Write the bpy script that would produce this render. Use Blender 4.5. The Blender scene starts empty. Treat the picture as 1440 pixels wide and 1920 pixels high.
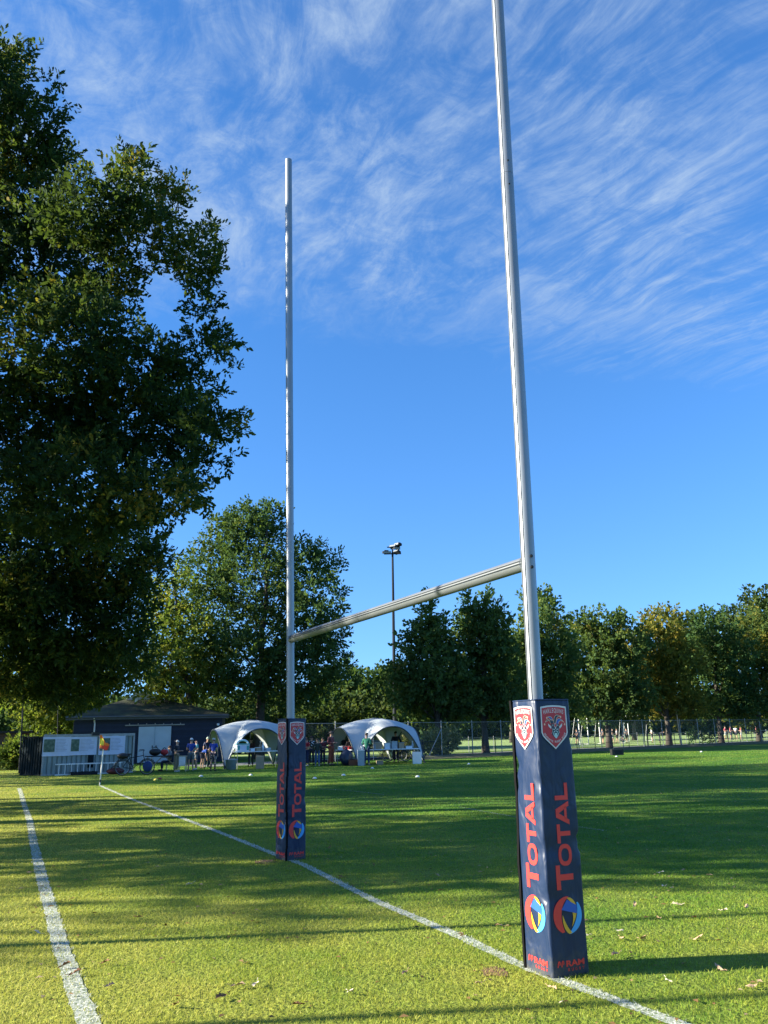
import bpy, bmesh, math, random
import numpy as np
from mathutils import Vector, Matrix
PI = math.pi
rnd = random.Random(7)
rng = np.random.default_rng(11)
sc = bpy.context.scene
COL = sc.collection

# ------------------------------------------------------------------ camera model
F, PITCH, ROLL, H = 1560.0, 0.25953, -0.018967, 1.649
def ray(px, py):
    x = (px-720)/F; y = -(py-960)/F
    cr, sr = math.cos(ROLL), math.sin(ROLL)
    xr = x*cr-y*sr; yu = x*sr+y*cr
    c, s = math.cos(PITCH), math.sin(PITCH)
    return Vector((xr, c-yu*s, s+yu*c))
def G(px, py, z=0.0):
    d = ray(px, py); t = (z-H)/d.z
    return Vector((0, 0, H))+d*t
def at(px, py, Y):
    d = ray(px, py)
    return Vector((0, 0, H))+d*(Y/d.y)
def gx(px, Y):
    """ground point seen in column px at depth Y"""
    lo, hi = 1372.0, 2600.0
    for _ in range(50):
        m = (lo+hi)/2
        p = G(px, m)
        if p.y < 0 or p.y > Y: lo = m
        else: hi = m
    p = G(px, hi); p.z = 0
    return p

# ------------------------------------------------------------------ tagging
def tag(o, label=None, cat=None, group=None, kind=None):
    if label: o['label'] = label
    if cat: o['category'] = cat
    if group: o['group'] = group
    if kind: o['kind'] = kind
    return o
def thing(name, label, cat, loc=(0, 0, 0), rz=0.0, group=None):
    o = bpy.data.objects.new(name, None); COL.objects.link(o)
    o.location = loc; o.rotation_euler = (0, 0, rz); o.empty_display_size = .3
    return tag(o, label, cat, group)
def copy_tree(o, parent=None):
    c = o.copy(); COL.objects.link(c); c.parent = parent
    for ch in list(o.children): copy_tree(ch, c)
    return c

# ------------------------------------------------------------------ mesh builder
class MB:
    def __init__(s): s.v = []; s.f = []; s.m = []; s.n = 0; s.M = Matrix.Identity(4)
    def add(s, vs, fs, mi=0):
        b = s.n
        for v in vs: s.v.append(tuple(s.M @ Vector(v)))
        for f in fs: s.f.append([b+i for i in f]); s.m.append(mi)
        s.n += len(vs); return s
    def box(s, c, d, rz=0.0, mi=0, R=None):
        hx, hy, hz = d[0]/2, d[1]/2, d[2]/2
        R = R or Matrix.Rotation(rz, 3, 'Z')
        vs = [Vector(c)+R @ Vector((x*hx, y*hy, z*hz)) for z in (-1, 1) for y in (-1, 1) for x in (-1, 1)]
        s.add(vs, [(0, 2, 3, 1), (4, 5, 7, 6), (0, 1, 5, 4), (2, 6, 7, 3), (0, 4, 6, 2), (1, 3, 7, 5)], mi); return s
    def tube(s, pts, r, n=10, mi=0, cap=True):
        pts = [Vector(p) for p in pts]
        rs = r if isinstance(r, (list, tuple)) else [r]*len(pts)
        up = None; vs = []; fs = []
        for i, p in enumerate(pts):
            t = (pts[min(i+1, len(pts)-1)]-pts[max(i-1, 0)]).normalized()
            if up is None: up = t.orthogonal().normalized()
            a = (up-t*up.dot(t))
            a = a.normalized() if a.length > 1e-6 else t.orthogonal().normalized()
            b = t.cross(a); up = a
            for k in range(n):
                q = 2*PI*k/n
                vs.append(p+(a*math.cos(q)+b*math.sin(q))*rs[i])
        for i in range(len(pts)-1):
            for k in range(n):
                k2 = (k+1) % n
                fs.append((i*n+k, i*n+k2, (i+1)*n+k2, (i+1)*n+k))
        if cap:
            fs.append(tuple(range(n-1, -1, -1))); fs.append(tuple(range((len(pts)-1)*n, len(pts)*n)))
        s.add(vs, fs, mi); return s
    def lathe(s, prof, c=(0, 0, 0), n=16, mi=0):
        c = Vector(c); vs = []; fs = []
        for (r, z) in prof:
            for k in range(n):
                q = 2*PI*k/n; vs.append(c+Vector((r*math.cos(q), r*math.sin(q), z)))
        for i in range(len(prof)-1):
            for k in range(n):
                k2 = (k+1) % n; fs.append((i*n+k, i*n+k2, (i+1)*n+k2, (i+1)*n+k))
        if prof[0][0] > 1e-4: fs.append(tuple(range(n-1, -1, -1)))
        if prof[-1][0] > 1e-4: fs.append(tuple(range((len(prof)-1)*n, len(prof)*n)))
        s.add(vs, fs, mi); return s
    def ball(s, c, r, n=10, mi=0):
        r = r if isinstance(r, (tuple, list)) else (r, r, r)
        c = Vector(c); vs = []; fs = []; m = n//2+1
        for i in range(m+1):
            th = PI*i/m
            for k in range(n):
                q = 2*PI*k/n
                vs.append(c+Vector((r[0]*math.sin(th)*math.cos(q), r[1]*math.sin(th)*math.sin(q), r[2]*math.cos(th))))
        for i in range(m):
            for k in range(n):
                k2 = (k+1) % n; fs.append((i*n+k, (i+1)*n+k, (i+1)*n+k2, i*n+k2))
        s.add(vs, fs, mi); return s
    def ring(s, c, R, r, axis='X', n=24, k=6, mi=0):
        pts = []
        for i in range(n+1):
            a = 2*PI*i/n
            if axis == 'X': pts.append((c[0], c[1]+R*math.cos(a), c[2]+R*math.sin(a)))
            elif axis == 'Y': pts.append((c[0]+R*math.cos(a), c[1], c[2]+R*math.sin(a)))
            else: pts.append((c[0]+R*math.cos(a), c[1]+R*math.sin(a), c[2]))
        return s.tube(pts, r, k, mi, cap=False)
    def build(s, name, mats, parent=None, smooth=False):
        me = bpy.data.meshes.new(name); me.from_pydata(s.v, [], s.f)
        if not isinstance(mats, (list, tuple)): mats = [mats]
        for m in mats: me.materials.append(m)
        if len(mats) > 1: me.polygons.foreach_set('material_index', s.m)
        if smooth: me.polygons.foreach_set('use_smooth', [True]*len(s.f))
        me.update()
        bm = bmesh.new(); bm.from_mesh(me); bmesh.ops.recalc_face_normals(bm, faces=bm.faces); bm.to_mesh(me); bm.free()
        if smooth == 'auto':
            try: me.set_sharp_from_angle(angle=math.radians(40))
            except Exception: pass
        o = bpy.data.objects.new(name, me); COL.objects.link(o)
        if parent: o.parent = parent
        return o
def np_mesh(name, V, nv, counts_faces, mats, parent=None, midx=None, smooth=False):
    """V (N,3); counts_faces = list of (face_array (n,k)); fast mesh"""
    me = bpy.data.meshes.new(name)
    me.vertices.add(len(V)); me.vertices.foreach_set('co', np.ascontiguousarray(V, dtype=np.float32).ravel())
    loops = np.concatenate([f.ravel() for f in counts_faces]).astype(np.int32)
    sizes = np.concatenate([np.full(len(f), f.shape[1], dtype=np.int32) for f in counts_faces])
    starts = np.concatenate([[0], np.cumsum(sizes)[:-1]]).astype(np.int32)
    me.loops.add(len(loops)); me.loops.foreach_set('vertex_index', loops)
    me.polygons.add(len(sizes)); me.polygons.foreach_set('loop_start', starts); me.polygons.foreach_set('loop_total', sizes)
    if not isinstance(mats, (list, tuple)): mats = [mats]
    for m in mats: me.materials.append(m)
    if midx is not None: me.polygons.foreach_set('material_index', midx.astype(np.int32))
    if smooth: me.polygons.foreach_set('use_smooth', np.ones(len(sizes), dtype=bool))
    me.update(calc_edges=True); me.validate()
    o = bpy.data.objects.new(name, me); COL.objects.link(o)
    if parent: o.parent = parent
    return o

# ------------------------------------------------------------------ materials
def nmat(name):
    m = bpy.data.materials.new(name); m.use_nodes = True
    nt = m.node_tree; nt.nodes.clear()
    return m, nt, nt.nodes, nt.links
def mat(name, col, rough=.6, metal=0., spec=.5, var=.12, nscale=8., bump=0., bscale=30., coat=0., col2=None, detail=4.):
    m, nt, N, L = nmat(name)
    out = N.new('ShaderNodeOutputMaterial'); b = N.new('ShaderNodeBsdfPrincipled'); L.new(b.outputs[0], out.inputs[0])
    tc = N.new('ShaderNodeTexCoord'); no = N.new('ShaderNodeTexNoise'); no.inputs['Scale'].default_value = nscale; no.inputs['Detail'].default_value = detail
    L.new(tc.outputs['Object'], no.inputs['Vector'])
    mx = N.new('ShaderNodeMix'); mx.data_type = 'RGBA'
    a = [c*(1-var) for c in col]+[1]; c2 = list(col2) if col2 else [min(1, c*(1+var)) for c in col]
    mx.inputs['A'].default_value = a; mx.inputs['B'].default_value = c2+[1]
    mr = N.new('ShaderNodeMapRange'); mr.inputs[1].default_value = .3; mr.inputs[2].default_value = .7
    L.new(no.outputs[0], mr.inputs[0]); L.new(mr.outputs[0], mx.inputs['Factor']); L.new(mx.outputs['Result'], b.inputs['Base Color'])
    b.inputs['Roughness'].default_value = rough; b.inputs['Metallic'].default_value = metal; b.inputs['Specular IOR Level'].default_value = spec
    if coat: b.inputs['Coat Weight'].default_value = coat; b.inputs['Coat Roughness'].default_value = .15
    if bump:
        n2 = N.new('ShaderNodeTexNoise'); n2.inputs['Scale'].default_value = bscale; n2.inputs['Detail'].default_value = 3
        L.new(tc.outputs['Object'], n2.inputs['Vector'])
        bp = N.new('ShaderNodeBump'); bp.inputs['Strength'].default_value = bump; bp.inputs['Distance'].default_value = .02
        L.new(n2.outputs[0], bp.inputs['Height']); L.new(bp.outputs[0], b.inputs['Normal'])
    return m
def leaf_mat(name, cols, trans=.35, tcol=(.25, .3, .04), rough=.75):
    """cols: list of (position, rgb) picked at random leaf by leaf"""
    m, nt, N, L = nmat(name)
    out = N.new('ShaderNodeOutputMaterial'); b = N.new('ShaderNodeBsdfPrincipled')
    g = N.new('ShaderNodeNewGeometry'); r = N.new('ShaderNodeValToRGB'); r.color_ramp.interpolation = 'LINEAR'
    tc = N.new('ShaderNodeTexCoord'); no = N.new('ShaderNodeTexNoise'); no.inputs['Scale'].default_value = .55; no.inputs['Detail'].default_value = 2
    L.new(tc.outputs['Object'], no.inputs['Vector'])
    ma = N.new('ShaderNodeMath'); ma.operation = 'MULTIPLY_ADD'; ma.inputs[1].default_value = .55
    mb = N.new('ShaderNodeMath'); mb.operation = 'MULTIPLY_ADD'; mb.inputs[1].default_value = 1.5; mb.inputs[2].default_value = -.52
    L.new(no.outputs[0], mb.inputs[0]); L.new(g.outputs['Random Per Island'], ma.inputs[0]); L.new(mb.outputs[0], ma.inputs[2])
    els = r.color_ramp.elements
    els[0].position = cols[0][0]; els[0].color = (*cols[0][1], 1); els[1].position = cols[-1][0]; els[1].color = (*cols[-1][1], 1)
    for p, c in cols[1:-1]:
        e = els.new(p); e.color = (*c, 1)
    L.new(ma.outputs[0], r.inputs[0]); L.new(r.outputs[0], b.inputs['Base Color'])
    b.inputs['Roughness'].default_value = rough; b.inputs['Specular IOR Level'].default_value = .10
    t = N.new('ShaderNodeBsdfTranslucent'); mc = N.new('ShaderNodeMix'); mc.data_type = 'RGBA'; mc.blend_type = 'ADD'; mc.inputs['Factor'].default_value = 1
    ms = N.new('ShaderNodeMix'); ms.data_type = 'RGBA'; ms.blend_type = 'MULTIPLY'; ms.inputs['Factor'].default_value = 1; ms.inputs['B'].default_value = (1.6, 1.6, .8, 1)
    L.new(r.outputs[0], ms.inputs['A']); L.new(ms.outputs['Result'], mc.inputs['A']); mc.inputs['B'].default_value = (*[c*.25 for c in tcol], 1)
    L.new(mc.outputs['Result'], t.inputs[0])
    mix = N.new('ShaderNodeMixShader'); mix.inputs[0].default_value = trans
    L.new(b.outputs[0], mix.inputs[1]); L.new(t.outputs[0], mix.inputs[2]); L.new(mix.outputs[0], out.inputs[0])
    return m

M = {}
M['alu'] = mat('post_aluminium', (.25, .27, .295), .40, .6, .5, .06, 3, coat=.0, bump=.03, bscale=60)
M['black'] = mat('black_plastic', (.012, .012, .014), .5)
M['white'] = mat('white_paint', (.78, .78, .78), .5, var=.05)
M['greymetal'] = mat('grey_metal', (.3, .31, .32), .45, .6)
M['darkmetal'] = mat('dark_metal', (.022, .026, .034), .8, .0, spec=.15)
M['bark'] = mat('bark', (.06, .05, .038), .9, var=.4, nscale=5, bump=.6, bscale=14)
M['wood'] = mat('pale_wood', (.45, .36, .24), .7, var=.15)
M['table'] = mat('table_white', (.7, .72, .74), .5, var=.04)

# navy vinyl of the pads with shallow creases
def vinyl():
    m, nt, N, L = nmat('navy_vinyl')
    out = N.new('ShaderNodeOutputMaterial'); b = N.new('ShaderNodeBsdfPrincipled'); L.new(b.outputs[0], out.inputs[0])
    tc = N.new('ShaderNodeTexCoord')
    n0 = N.new('ShaderNodeTexNoise'); n0.inputs['Scale'].default_value = 5; n0.inputs['Detail'].default_value = 5; L.new(tc.outputs['Object'], n0.inputs['Vector'])
    mx = N.new('ShaderNodeMix'); mx.data_type = 'RGBA'; mx.inputs['A'].default_value = (.006, .017, .054, 1); mx.inputs['B'].default_value = (.010, .026, .074, 1)
    L.new(n0.outputs[0], mx.inputs['Factor'])
    sz = N.new('ShaderNodeSeparateXYZ'); L.new(tc.outputs['Object'], sz.inputs[0])
    nd = N.new('ShaderNodeTexNoise'); nd.inputs['Scale'].default_value = 14; nd.inputs['Detail'].default_value = 7; nd.inputs['Roughness'].default_value = .7; L.new(tc.outputs['Object'], nd.inputs['Vector'])
    dz = N.new('ShaderNodeMapRange'); dz.inputs[1].default_value = 0; dz.inputs[2].default_value = .22; dz.inputs[3].default_value = .62; dz.inputs[4].default_value = .22; L.new(sz.outputs[2], dz.inputs[0])
    da = N.new('ShaderNodeMath'); da.operation = 'ADD'; L.new(nd.outputs[0], da.inputs[0]); L.new(dz.outputs[0], da.inputs[1])
    dr = N.new('ShaderNodeMapRange'); dr.inputs[1].default_value = .84; dr.inputs[2].default_value = 1.25; dr.inputs[4].default_value = .7; L.new(da.outputs[0], dr.inputs[0])
    md = N.new('ShaderNodeMix'); md.data_type = 'RGBA'; md.inputs['B'].default_value = (.09, .085, .06, 1); L.new(dr.outputs[0], md.inputs['Factor']); L.new(mx.outputs['Result'], md.inputs['A']); L.new(md.outputs['Result'], b.inputs['Base Color'])
    b.inputs['Roughness'].default_value = .42; b.inputs['Specular IOR Level'].default_value = .4
    mp = N.new('ShaderNodeMapping'); mp.inputs['Scale'].default_value = (7, 7, 3.2); L.new(tc.outputs['Object'], mp.inputs[0])
    n1 = N.new('ShaderNodeTexNoise'); n1.inputs['Scale'].default_value = 1; n1.inputs['Detail'].default_value = 2.5; n1.inputs['Distortion'].default_value = .6; L.new(mp.outputs[0], n1.inputs['Vector'])
    bp = N.new('ShaderNodeBump'); bp.inputs['Strength'].default_value = .8; bp.inputs['Distance'].default_value = .04; L.new(n1.outputs[0], bp.inputs['Height'])
    n2 = N.new('ShaderNodeTexNoise'); n2.inputs['Scale'].default_value = 240; L.new(tc.outputs['Object'], n2.inputs['Vector'])
    b2 = N.new('ShaderNodeBump'); b2.inputs['Strength'].default_value = .12; b2.inputs['Distance'].default_value = .002
    L.new(n2.outputs[0], b2.inputs['Height']); L.new(bp.outputs[0], b2.inputs['Normal']); L.new(b2.outputs[0], b.inputs['Normal'])
    return m
M['vinyl'] = vinyl()
def ink(name, c): return mat(name, c, .42, var=.05, nscale=12, bump=.15, bscale=9)
M['i_red'] = ink('print_red', (.74, .04, .035)); M['i_crest'] = ink('crest_red', (.48, .022, .034)); M['i_white'] = ink('print_white', (.62, .62, .63))
M['i_blue'] = ink('print_blue', (.02, .10, .45)); M['i_cyan'] = ink('print_cyan', (.06, .36, .75)); M['i_yel'] = ink('print_yellow', (.75, .40, .03))
M['i_dark'] = ink('print_dark', (.012, .03, .06)); M['i_teal'] = ink('print_pale_teal', (.42, .58, .58)); M['i_tan'] = ink('print_tan', (.75, .5, .35))

# ------------------------------------------------------------------ sun and sky
SUN_EL, SUN_DIR = math.radians(20), Vector((-math.cos(math.radians(6)), -math.sin(math.radians(6))))   # towards the sun, on the ground plan
def setup_light():
    sd = bpy.data.lights.new('sun', 'SUN'); sd.energy = 5.0; sd.angle = math.radians(.53); sd.color = (1, .93, .76)
    so = bpy.data.objects.new('sun', sd); COL.objects.link(so)
    d = Vector((SUN_DIR.x*math.cos(SUN_EL), SUN_DIR.y*math.cos(SUN_EL), math.sin(SUN_EL)))
    so.rotation_euler = d.to_track_quat('Z', 'Y').to_euler(); so.location = d*80
    w = bpy.data.worlds.new('World'); sc.world = w; w.use_nodes = True
    nt = w.node_tree; N = nt.nodes; L = nt.links; N.clear()
    out = N.new('ShaderNodeOutputWorld'); bg = N.new('ShaderNodeBackground'); bg.inputs[1].default_value = .090; L.new(bg.outputs[0], out.inputs[0])
    sky = N.new('ShaderNodeTexSky'); sky.sky_type = 'NISHITA'; sky.sun_disc = False; sky.sun_elevation = SUN_EL
    sky.sun_rotation = math.atan2(SUN_DIR.x, SUN_DIR.y); sky.air_density = 1.0; sky.dust_density = .0; sky.ozone_density = 3.0; sky.altitude = 0
    hs = N.new('ShaderNodeHueSaturation'); hs.inputs['Saturation'].default_value = 1.25; hs.inputs['Value'].default_value = 1.0; hs.inputs['Hue'].default_value = .508
    tcs = N.new('ShaderNodeTexCoord'); mps = N.new('ShaderNodeMapping'); mps.inputs['Scale'].default_value = (1, 1, .86); mps.inputs['Location'].default_value = (0, 0, .15)
    L.new(tcs.outputs['Generated'], mps.inputs[0]); nz = N.new('ShaderNodeVectorMath'); nz.operation = 'NORMALIZE'; L.new(mps.outputs[0], nz.inputs[0]); L.new(nz.outputs[0], sky.inputs[0])
    L.new(sky.outputs[0], hs.inputs['Color'])
    # cirrus on a high flat layer: direction -> point on a plane one unit up
    tc = N.new('ShaderNodeTexCoord'); sp = N.new('ShaderNodeSeparateXYZ'); L.new(tc.outputs['Generated'], sp.inputs[0])
    zz = N.new('ShaderNodeMath'); zz.operation = 'MAXIMUM'; zz.inputs[1].default_value = .04; L.new(sp.outputs[2], zz.inputs[0])
    def div(a):
        n = N.new('ShaderNodeMath'); n.operation = 'DIVIDE'; L.new(a, n.inputs[0]); L.new(zz.outputs[0], n.inputs[1]); return n.outputs[0]
    X, Y = div(sp.outputs[0]), div(sp.outputs[1])
    cb = N.new('ShaderNodeCombineXYZ'); L.new(X, cb.inputs[0]); L.new(Y, cb.inputs[1])
    def noise(vec, scale, detail, rough, dist=0.):
        n = N.new('ShaderNodeTexNoise'); n.inputs['Scale'].default_value = scale; n.inputs['Detail'].default_value = detail
        n.inputs['Roughness'].default_value = rough; n.inputs['Distortion'].default_value = dist; L.new(vec, n.inputs['Vector']); return n
    def mapping(vec, rot, scale, loc=(0, 0, 0)):
        n = N.new('ShaderNodeMapping'); n.inputs['Rotation'].default_value = (0, 0, rot); n.inputs['Scale'].default_value = scale; n.inputs['Location'].default_value = loc
        L.new(vec, n.inputs[0]); return n.outputs[0]
    def warp(vec, scale, amt):
        n = noise(vec, scale, 3, .5)
        s = N.new('ShaderNodeVectorMath'); s.operation = 'SUBTRACT'; L.new(n.outputs['Color'], s.inputs[0]); s.inputs[1].default_value = (.5, .5, .5)
        k = N.new('ShaderNodeVectorMath'); k.operation = 'SCALE'; k.inputs['Scale'].default_value = amt; L.new(s.outputs[0], k.inputs[0])
        a = N.new('ShaderNodeVectorMath'); a.operation = 'ADD'; L.new(vec, a.inputs[0]); L.new(k.outputs[0], a.inputs[1]); return a.outputs[0]
    def mrange(v, a, b, c=0., d=1., smooth=True):
        n = N.new('ShaderNodeMapRange'); n.interpolation_type = 'SMOOTHSTEP' if smooth else 'LINEAR'
        for i, q in enumerate((a, b, c, d)): n.inputs[i+1].default_value = q
        L.new(v, n.inputs[0]); return n.outputs[0]
    def mul(a, b):
        n = N.new('ShaderNodeMath'); n.operation = 'MULTIPLY'; L.new(a, n.inputs[0])
        if isinstance(b, float): n.inputs[1].default_value = b
        else: L.new(b, n.inputs[1])
        return n.outputs[0]
    def add(a, b, op='ADD'):
        n = N.new('ShaderNodeMath'); n.operation = op; L.new(a, n.inputs[0])
        if isinstance(b, float): n.inputs[1].default_value = b
        else: L.new(b, n.inputs[1])
        return n.outputs[0]
    P = warp(warp(cb.outputs[0], 1.0, .40), 3.5, .09)
    def streak(vec, ang, along, across, sc_, det, ro, loc=(0, 0, 0), dist=.25):
        v = mapping(mapping(vec, -ang, (1, 1, 1)), 0, (along, across, 1), loc); return noise(v, sc_, det, ro, dist)
    s1 = streak(P, math.radians(112), 1.0, 2.2, 4.8, 9, .68, (0, 0, 0), .3)
    s2 = streak(P, math.radians(126), .8, 4.2, 4.4, 9, .66, (3.1, 1.7, 0), .12)
    lr = mrange(X, -.05, .5)
    mxs = N.new('ShaderNodeMix'); mxs.data_type = 'FLOAT'; L.new(lr, mxs.inputs[0]); L.new(s1.outputs[0], mxs.inputs[2]); L.new(s2.outputs[0], mxs.inputs[3])
    fine = noise(warp(cb.outputs[0], 3.2, .25), 9.0, 9, .70, .6)
    big = noise(mapping(cb.outputs[0], .4, (1, 1.2, 1), (.35, .2, 0)), 1.5, 4, .55)
    body = add(mul(mxs.outputs[0], .64), mul(fine.outputs[0], .36))
    cov = add(body, mul(big.outputs[0], .50))
    den = mrange(cov, .63, 1.05)
    # the veil ends towards the horizon and thins out to the right overhead
    edge = add(Y, mul(add(big.outputs[0], -.5), .9)); edge = add(edge, mul(X, -.30)); edge = add(edge, mul(add(fine.outputs[0], -.5), .8))
    fade = mrange(edge, 1.62, 2.1, 1., 0.)
    over = mrange(add(X, mul(Y, -.55)), -.35, .35, 1., .25)
    den = mul(mul(mul(den, fade), over), .92)
    veil = mul(mrange(big.outputs[0], .3, .8), mul(fade, .13))
    den = add(den, veil)
    mx = N.new('ShaderNodeMix'); mx.data_type = 'RGBA'; L.new(den, mx.inputs['Factor']); L.new(hs.outputs[0], mx.inputs['A']); mx.inputs['B'].default_value = (1.7, 2.18, 2.8, 1)
    L.new(mx.outputs['Result'], bg.inputs[0])
setup_light()

# ------------------------------------------------------------------ camera
cd = bpy.data.cameras.new('camera'); cd.sensor_fit = 'AUTO'; cd.sensor_width = 36; cd.lens = F/1920*36; cd.clip_start = .05; cd.clip_end = 3000
co = bpy.data.objects.new('camera', cd); COL.objects.link(co); sc.camera = co
fw = ray(720, 960).normalized(); rt = (ray(1720, 960)-ray(720, 960)).normalized(); up = (ray(720, 0)-ray(720, 960)).normalized()
R = Matrix((rt, up, -fw)).transposed().to_4x4(); R.translation = (0, 0, H); co.matrix_world = R
vs = sc.view_settings; vs.view_transform = 'Standard'; vs.look = 'None'; vs.exposure = 1.85; vs.gamma = 1.0

# ------------------------------------------------------------------ ground
def grass_cols(N, L, vec):
    """dry olive to lush green by large patches; drier towards the worn in-goal side"""
    n1 = N.new('ShaderNodeTexNoise'); n1.inputs['Scale'].default_value = .45; n1.inputs['Detail'].default_value = 6; n1.inputs['Roughness'].default_value = .65; L.new(vec, n1.inputs['Vector'])
    sp = N.new('ShaderNodeSeparateXYZ'); L.new(vec, sp.inputs[0])
    # signed distance from the goal line: in-goal side is drier
    d = N.new('ShaderNodeMath'); d.operation = 'MULTIPLY_ADD'; L.new(sp.outputs[1], d.inputs[0]); d.inputs[1].default_value = .43; d.inputs[2].default_value = -.43*6.84-.9*1.2
    d2 = N.new('ShaderNodeMath'); d2.operation = 'MULTIPLY_ADD'; L.new(sp.outputs[0], d2.inputs[0]); d2.inputs[1].default_value = .9; L.new(d.outputs[0], d2.inputs[2])
    mr = N.new('ShaderNodeMapRange'); mr.inputs[1].default_value = -4; mr.inputs[2].default_value = 5; mr.inputs[3].default_value = .88; mr.inputs[4].default_value = -.02; L.new(d2.outputs[0], mr.inputs[0])
    a = N.new('ShaderNodeMath'); a.operation = 'MULTIPLY_ADD'; L.new(n1.outputs[0], a.inputs[0]); a.inputs[1].default_value = 2.1; a.inputs[2].default_value = -.92
    s = N.new('ShaderNodeMath'); s.operation = 'ADD'; s.use_clamp = True; L.new(a.outputs[0], s.inputs[0]); L.new(mr.outputs[0], s.inputs[1])
    return s.outputs[0]
def ground_mat(name='turf_soil', k=1.0):
    m, nt, N, L = nmat(name)
    out = N.new('ShaderNodeOutputMaterial'); b = N.new('ShaderNodeBsdfPrincipled'); L.new(b.outputs[0], out.inputs[0]); b.inputs['Roughness'].default_value = .95; b.inputs['Specular IOR Level'].default_value = .1
    g = N.new('ShaderNodeNewGeometry')
    dry = grass_cols(N, L, g.outputs['Position'])
    f = N.new('ShaderNodeTexNoise'); f.inputs['Scale'].default_value = 9; f.inputs['Detail'].default_value = 8; f.inputs['Roughness'].default_value = .8; L.new(g.outputs['Position'], f.inputs['Vector'])
    ra = N.new('ShaderNodeMix'); ra.data_type = 'RGBA'; ra.inputs['A'].default_value = (.034*k, .078*k, .011*k, 1); ra.inputs['B'].default_value = (.12*k, .13*k, .022*k, 1); L.new(dry, ra.inputs['Factor'])
    rb = N.new('ShaderNodeMix'); rb.data_type = 'RGBA'; rb.blend_type = 'MULTIPLY'; rb.inputs['Factor'].default_value = 1
    cr = N.new('ShaderNodeMapRange'); cr.inputs[1].default_value = .3; cr.inputs[2].default_value = .7; cr.inputs[3].default_value = .55; cr.inputs[4].default_value = 1.35; L.new(f.outputs[0], cr.inputs[0])
    L.new(ra.outputs['Result'], rb.inputs['A']); L.new(cr.outputs[0], rb.inputs['B']); L.new(rb.outputs['Result'], b.inputs['Base Color'])
    f2 = N.new('ShaderNodeTexNoise'); f2.inputs['Scale'].default_value = 26; f2.inputs['Detail'].default_value = 6; L.new(g.outputs['Position'], f2.inputs['Vector'])
    bp = N.new('ShaderNodeBump'); bp.inputs['Strength'].default_value = 1.; bp.inputs['Distance'].default_value = .035; L.new(f2.outputs[0], bp.inputs['Height']); L.new(bp.outputs[0], b.inputs['Normal'])
    return m
def blade_mat(name, white=False):
    m, nt, N, L = nmat(name)
    out = N.new('ShaderNodeOutputMaterial'); b = N.new('ShaderNodeBsdfPrincipled'); b.inputs['Roughness'].default_value = .55; b.inputs['Specular IOR Level'].default_value = .3
    g = N.new('ShaderNodeNewGeometry')
    r = N.new('ShaderNodeValToRGB'); e = r.color_ramp.elements
    if white:
        e[0].position = 0; e[0].color = (.16, .24, .10, 1); e[1].position = .55; e[1].color = (.70, .71, .66, 1); L.new(g.outputs['Random Per Island'], r.inputs[0])
    else:
        dry = grass_cols(N, L, g.outputs['Position'])
        a = N.new('ShaderNodeMath'); a.operation = 'MULTIPLY_ADD'; L.new(g.outputs['Random Per Island'], a.inputs[0]); a.inputs[1].default_value = .34; a.inputs[2].default_value = -.02
        s = N.new('ShaderNodeMath'); s.operation = 'MULTIPLY_ADD'; L.new(dry, s.inputs[0]); s.inputs[1].default_value = .62; L.new(a.outputs[0], s.inputs[2])
        e[0].position = 0; e[0].color = (.055, .165, .014, 1); e[1].position = 1; e[1].color = (.58, .50, .20, 1)
        for p, c in ((.3, (.14, .275, .022)), (.62, (.345, .385, .042)), (.85, (.50, .47, .09))):
            q = e.new(p); q.color = (*c, 1)
        L.new(s.outputs[0], r.inputs[0])
    L.new(r.outputs[0], b.inputs['Base Color'])
    t = N.new('ShaderNodeBsdfTranslucent'); L.new(r.outputs[0], t.inputs[0])
    mix = N.new('ShaderNodeMixShader'); mix.inputs[0].default_value = .45; L.new(b.outputs[0], mix.inputs[1]); L.new(t.outputs[0], mix.inputs[2]); L.new(mix.outputs[0], out.inputs[0])
    return m
M['soil'] = ground_mat('turf_soil', 1.9); M['blade'] = blade_mat('grass_blade'); M['wblade'] = blade_mat('painted_grass_blade', True)
b = MB(); b.add([(-700, -200, 0), (700, -200, 0), (700, 900, 0), (-700, 900, 0)], [(0, 1, 2, 3)])
tag(b.build('playing_field', M['soil']), kind='structure')

# ---- painted lines (pixel polylines turned into ground points once)
LINES = []
def line(name, pix, width, label, soft=1.0):
    P = np.array([tuple(G(*p))[:2] for p in pix]); LINES.append((name, P, width, label, soft))
line('goal_line', [(187, 1473), (240, 1496), (330, 1530), (430, 1568), (510, 1600), (570, 1622), (700, 1688), (850, 1751), (980, 1812), (1070, 1846), (1200, 1893), (1300, 1930), (1500, 2000)], .115, 'white painted goal line')
line('dead_ball_line', [(36, 1478), (44, 1505), (56, 1540), (62, 1575), (72, 1620), (90, 1690), (112, 1770), (140, 1850), (166, 1920), (215, 2040)], .14, 'white painted dead ball line')
line('try_dash_line', [(860, 1513), (960, 1531), (1075, 1549), (1136, 1558)], .09, 'faint line', .35)
line('far_dash_line', [(600, 1479), (660, 1483), (720, 1490)], .10, 'faint line', .35)
def line_dist(xy, P):
    best = np.full(len(xy), 1e9)
    for a, b_ in zip(P[:-1], P[1:]):
        ab = b_-a; t = np.clip(((xy-a)@ab)/(ab@ab), 0, 1)
        best = np.minimum(best, np.linalg.norm(xy-(a+t[:, None]*ab), axis=1))
    return best
def wob(xy): return .5+.25*np.sin(xy[:, 0]*9.1+xy[:, 1]*4.3)+.25*np.sin(xy[:, 0]*23.7-xy[:, 1]*17.9+1.3)
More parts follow.
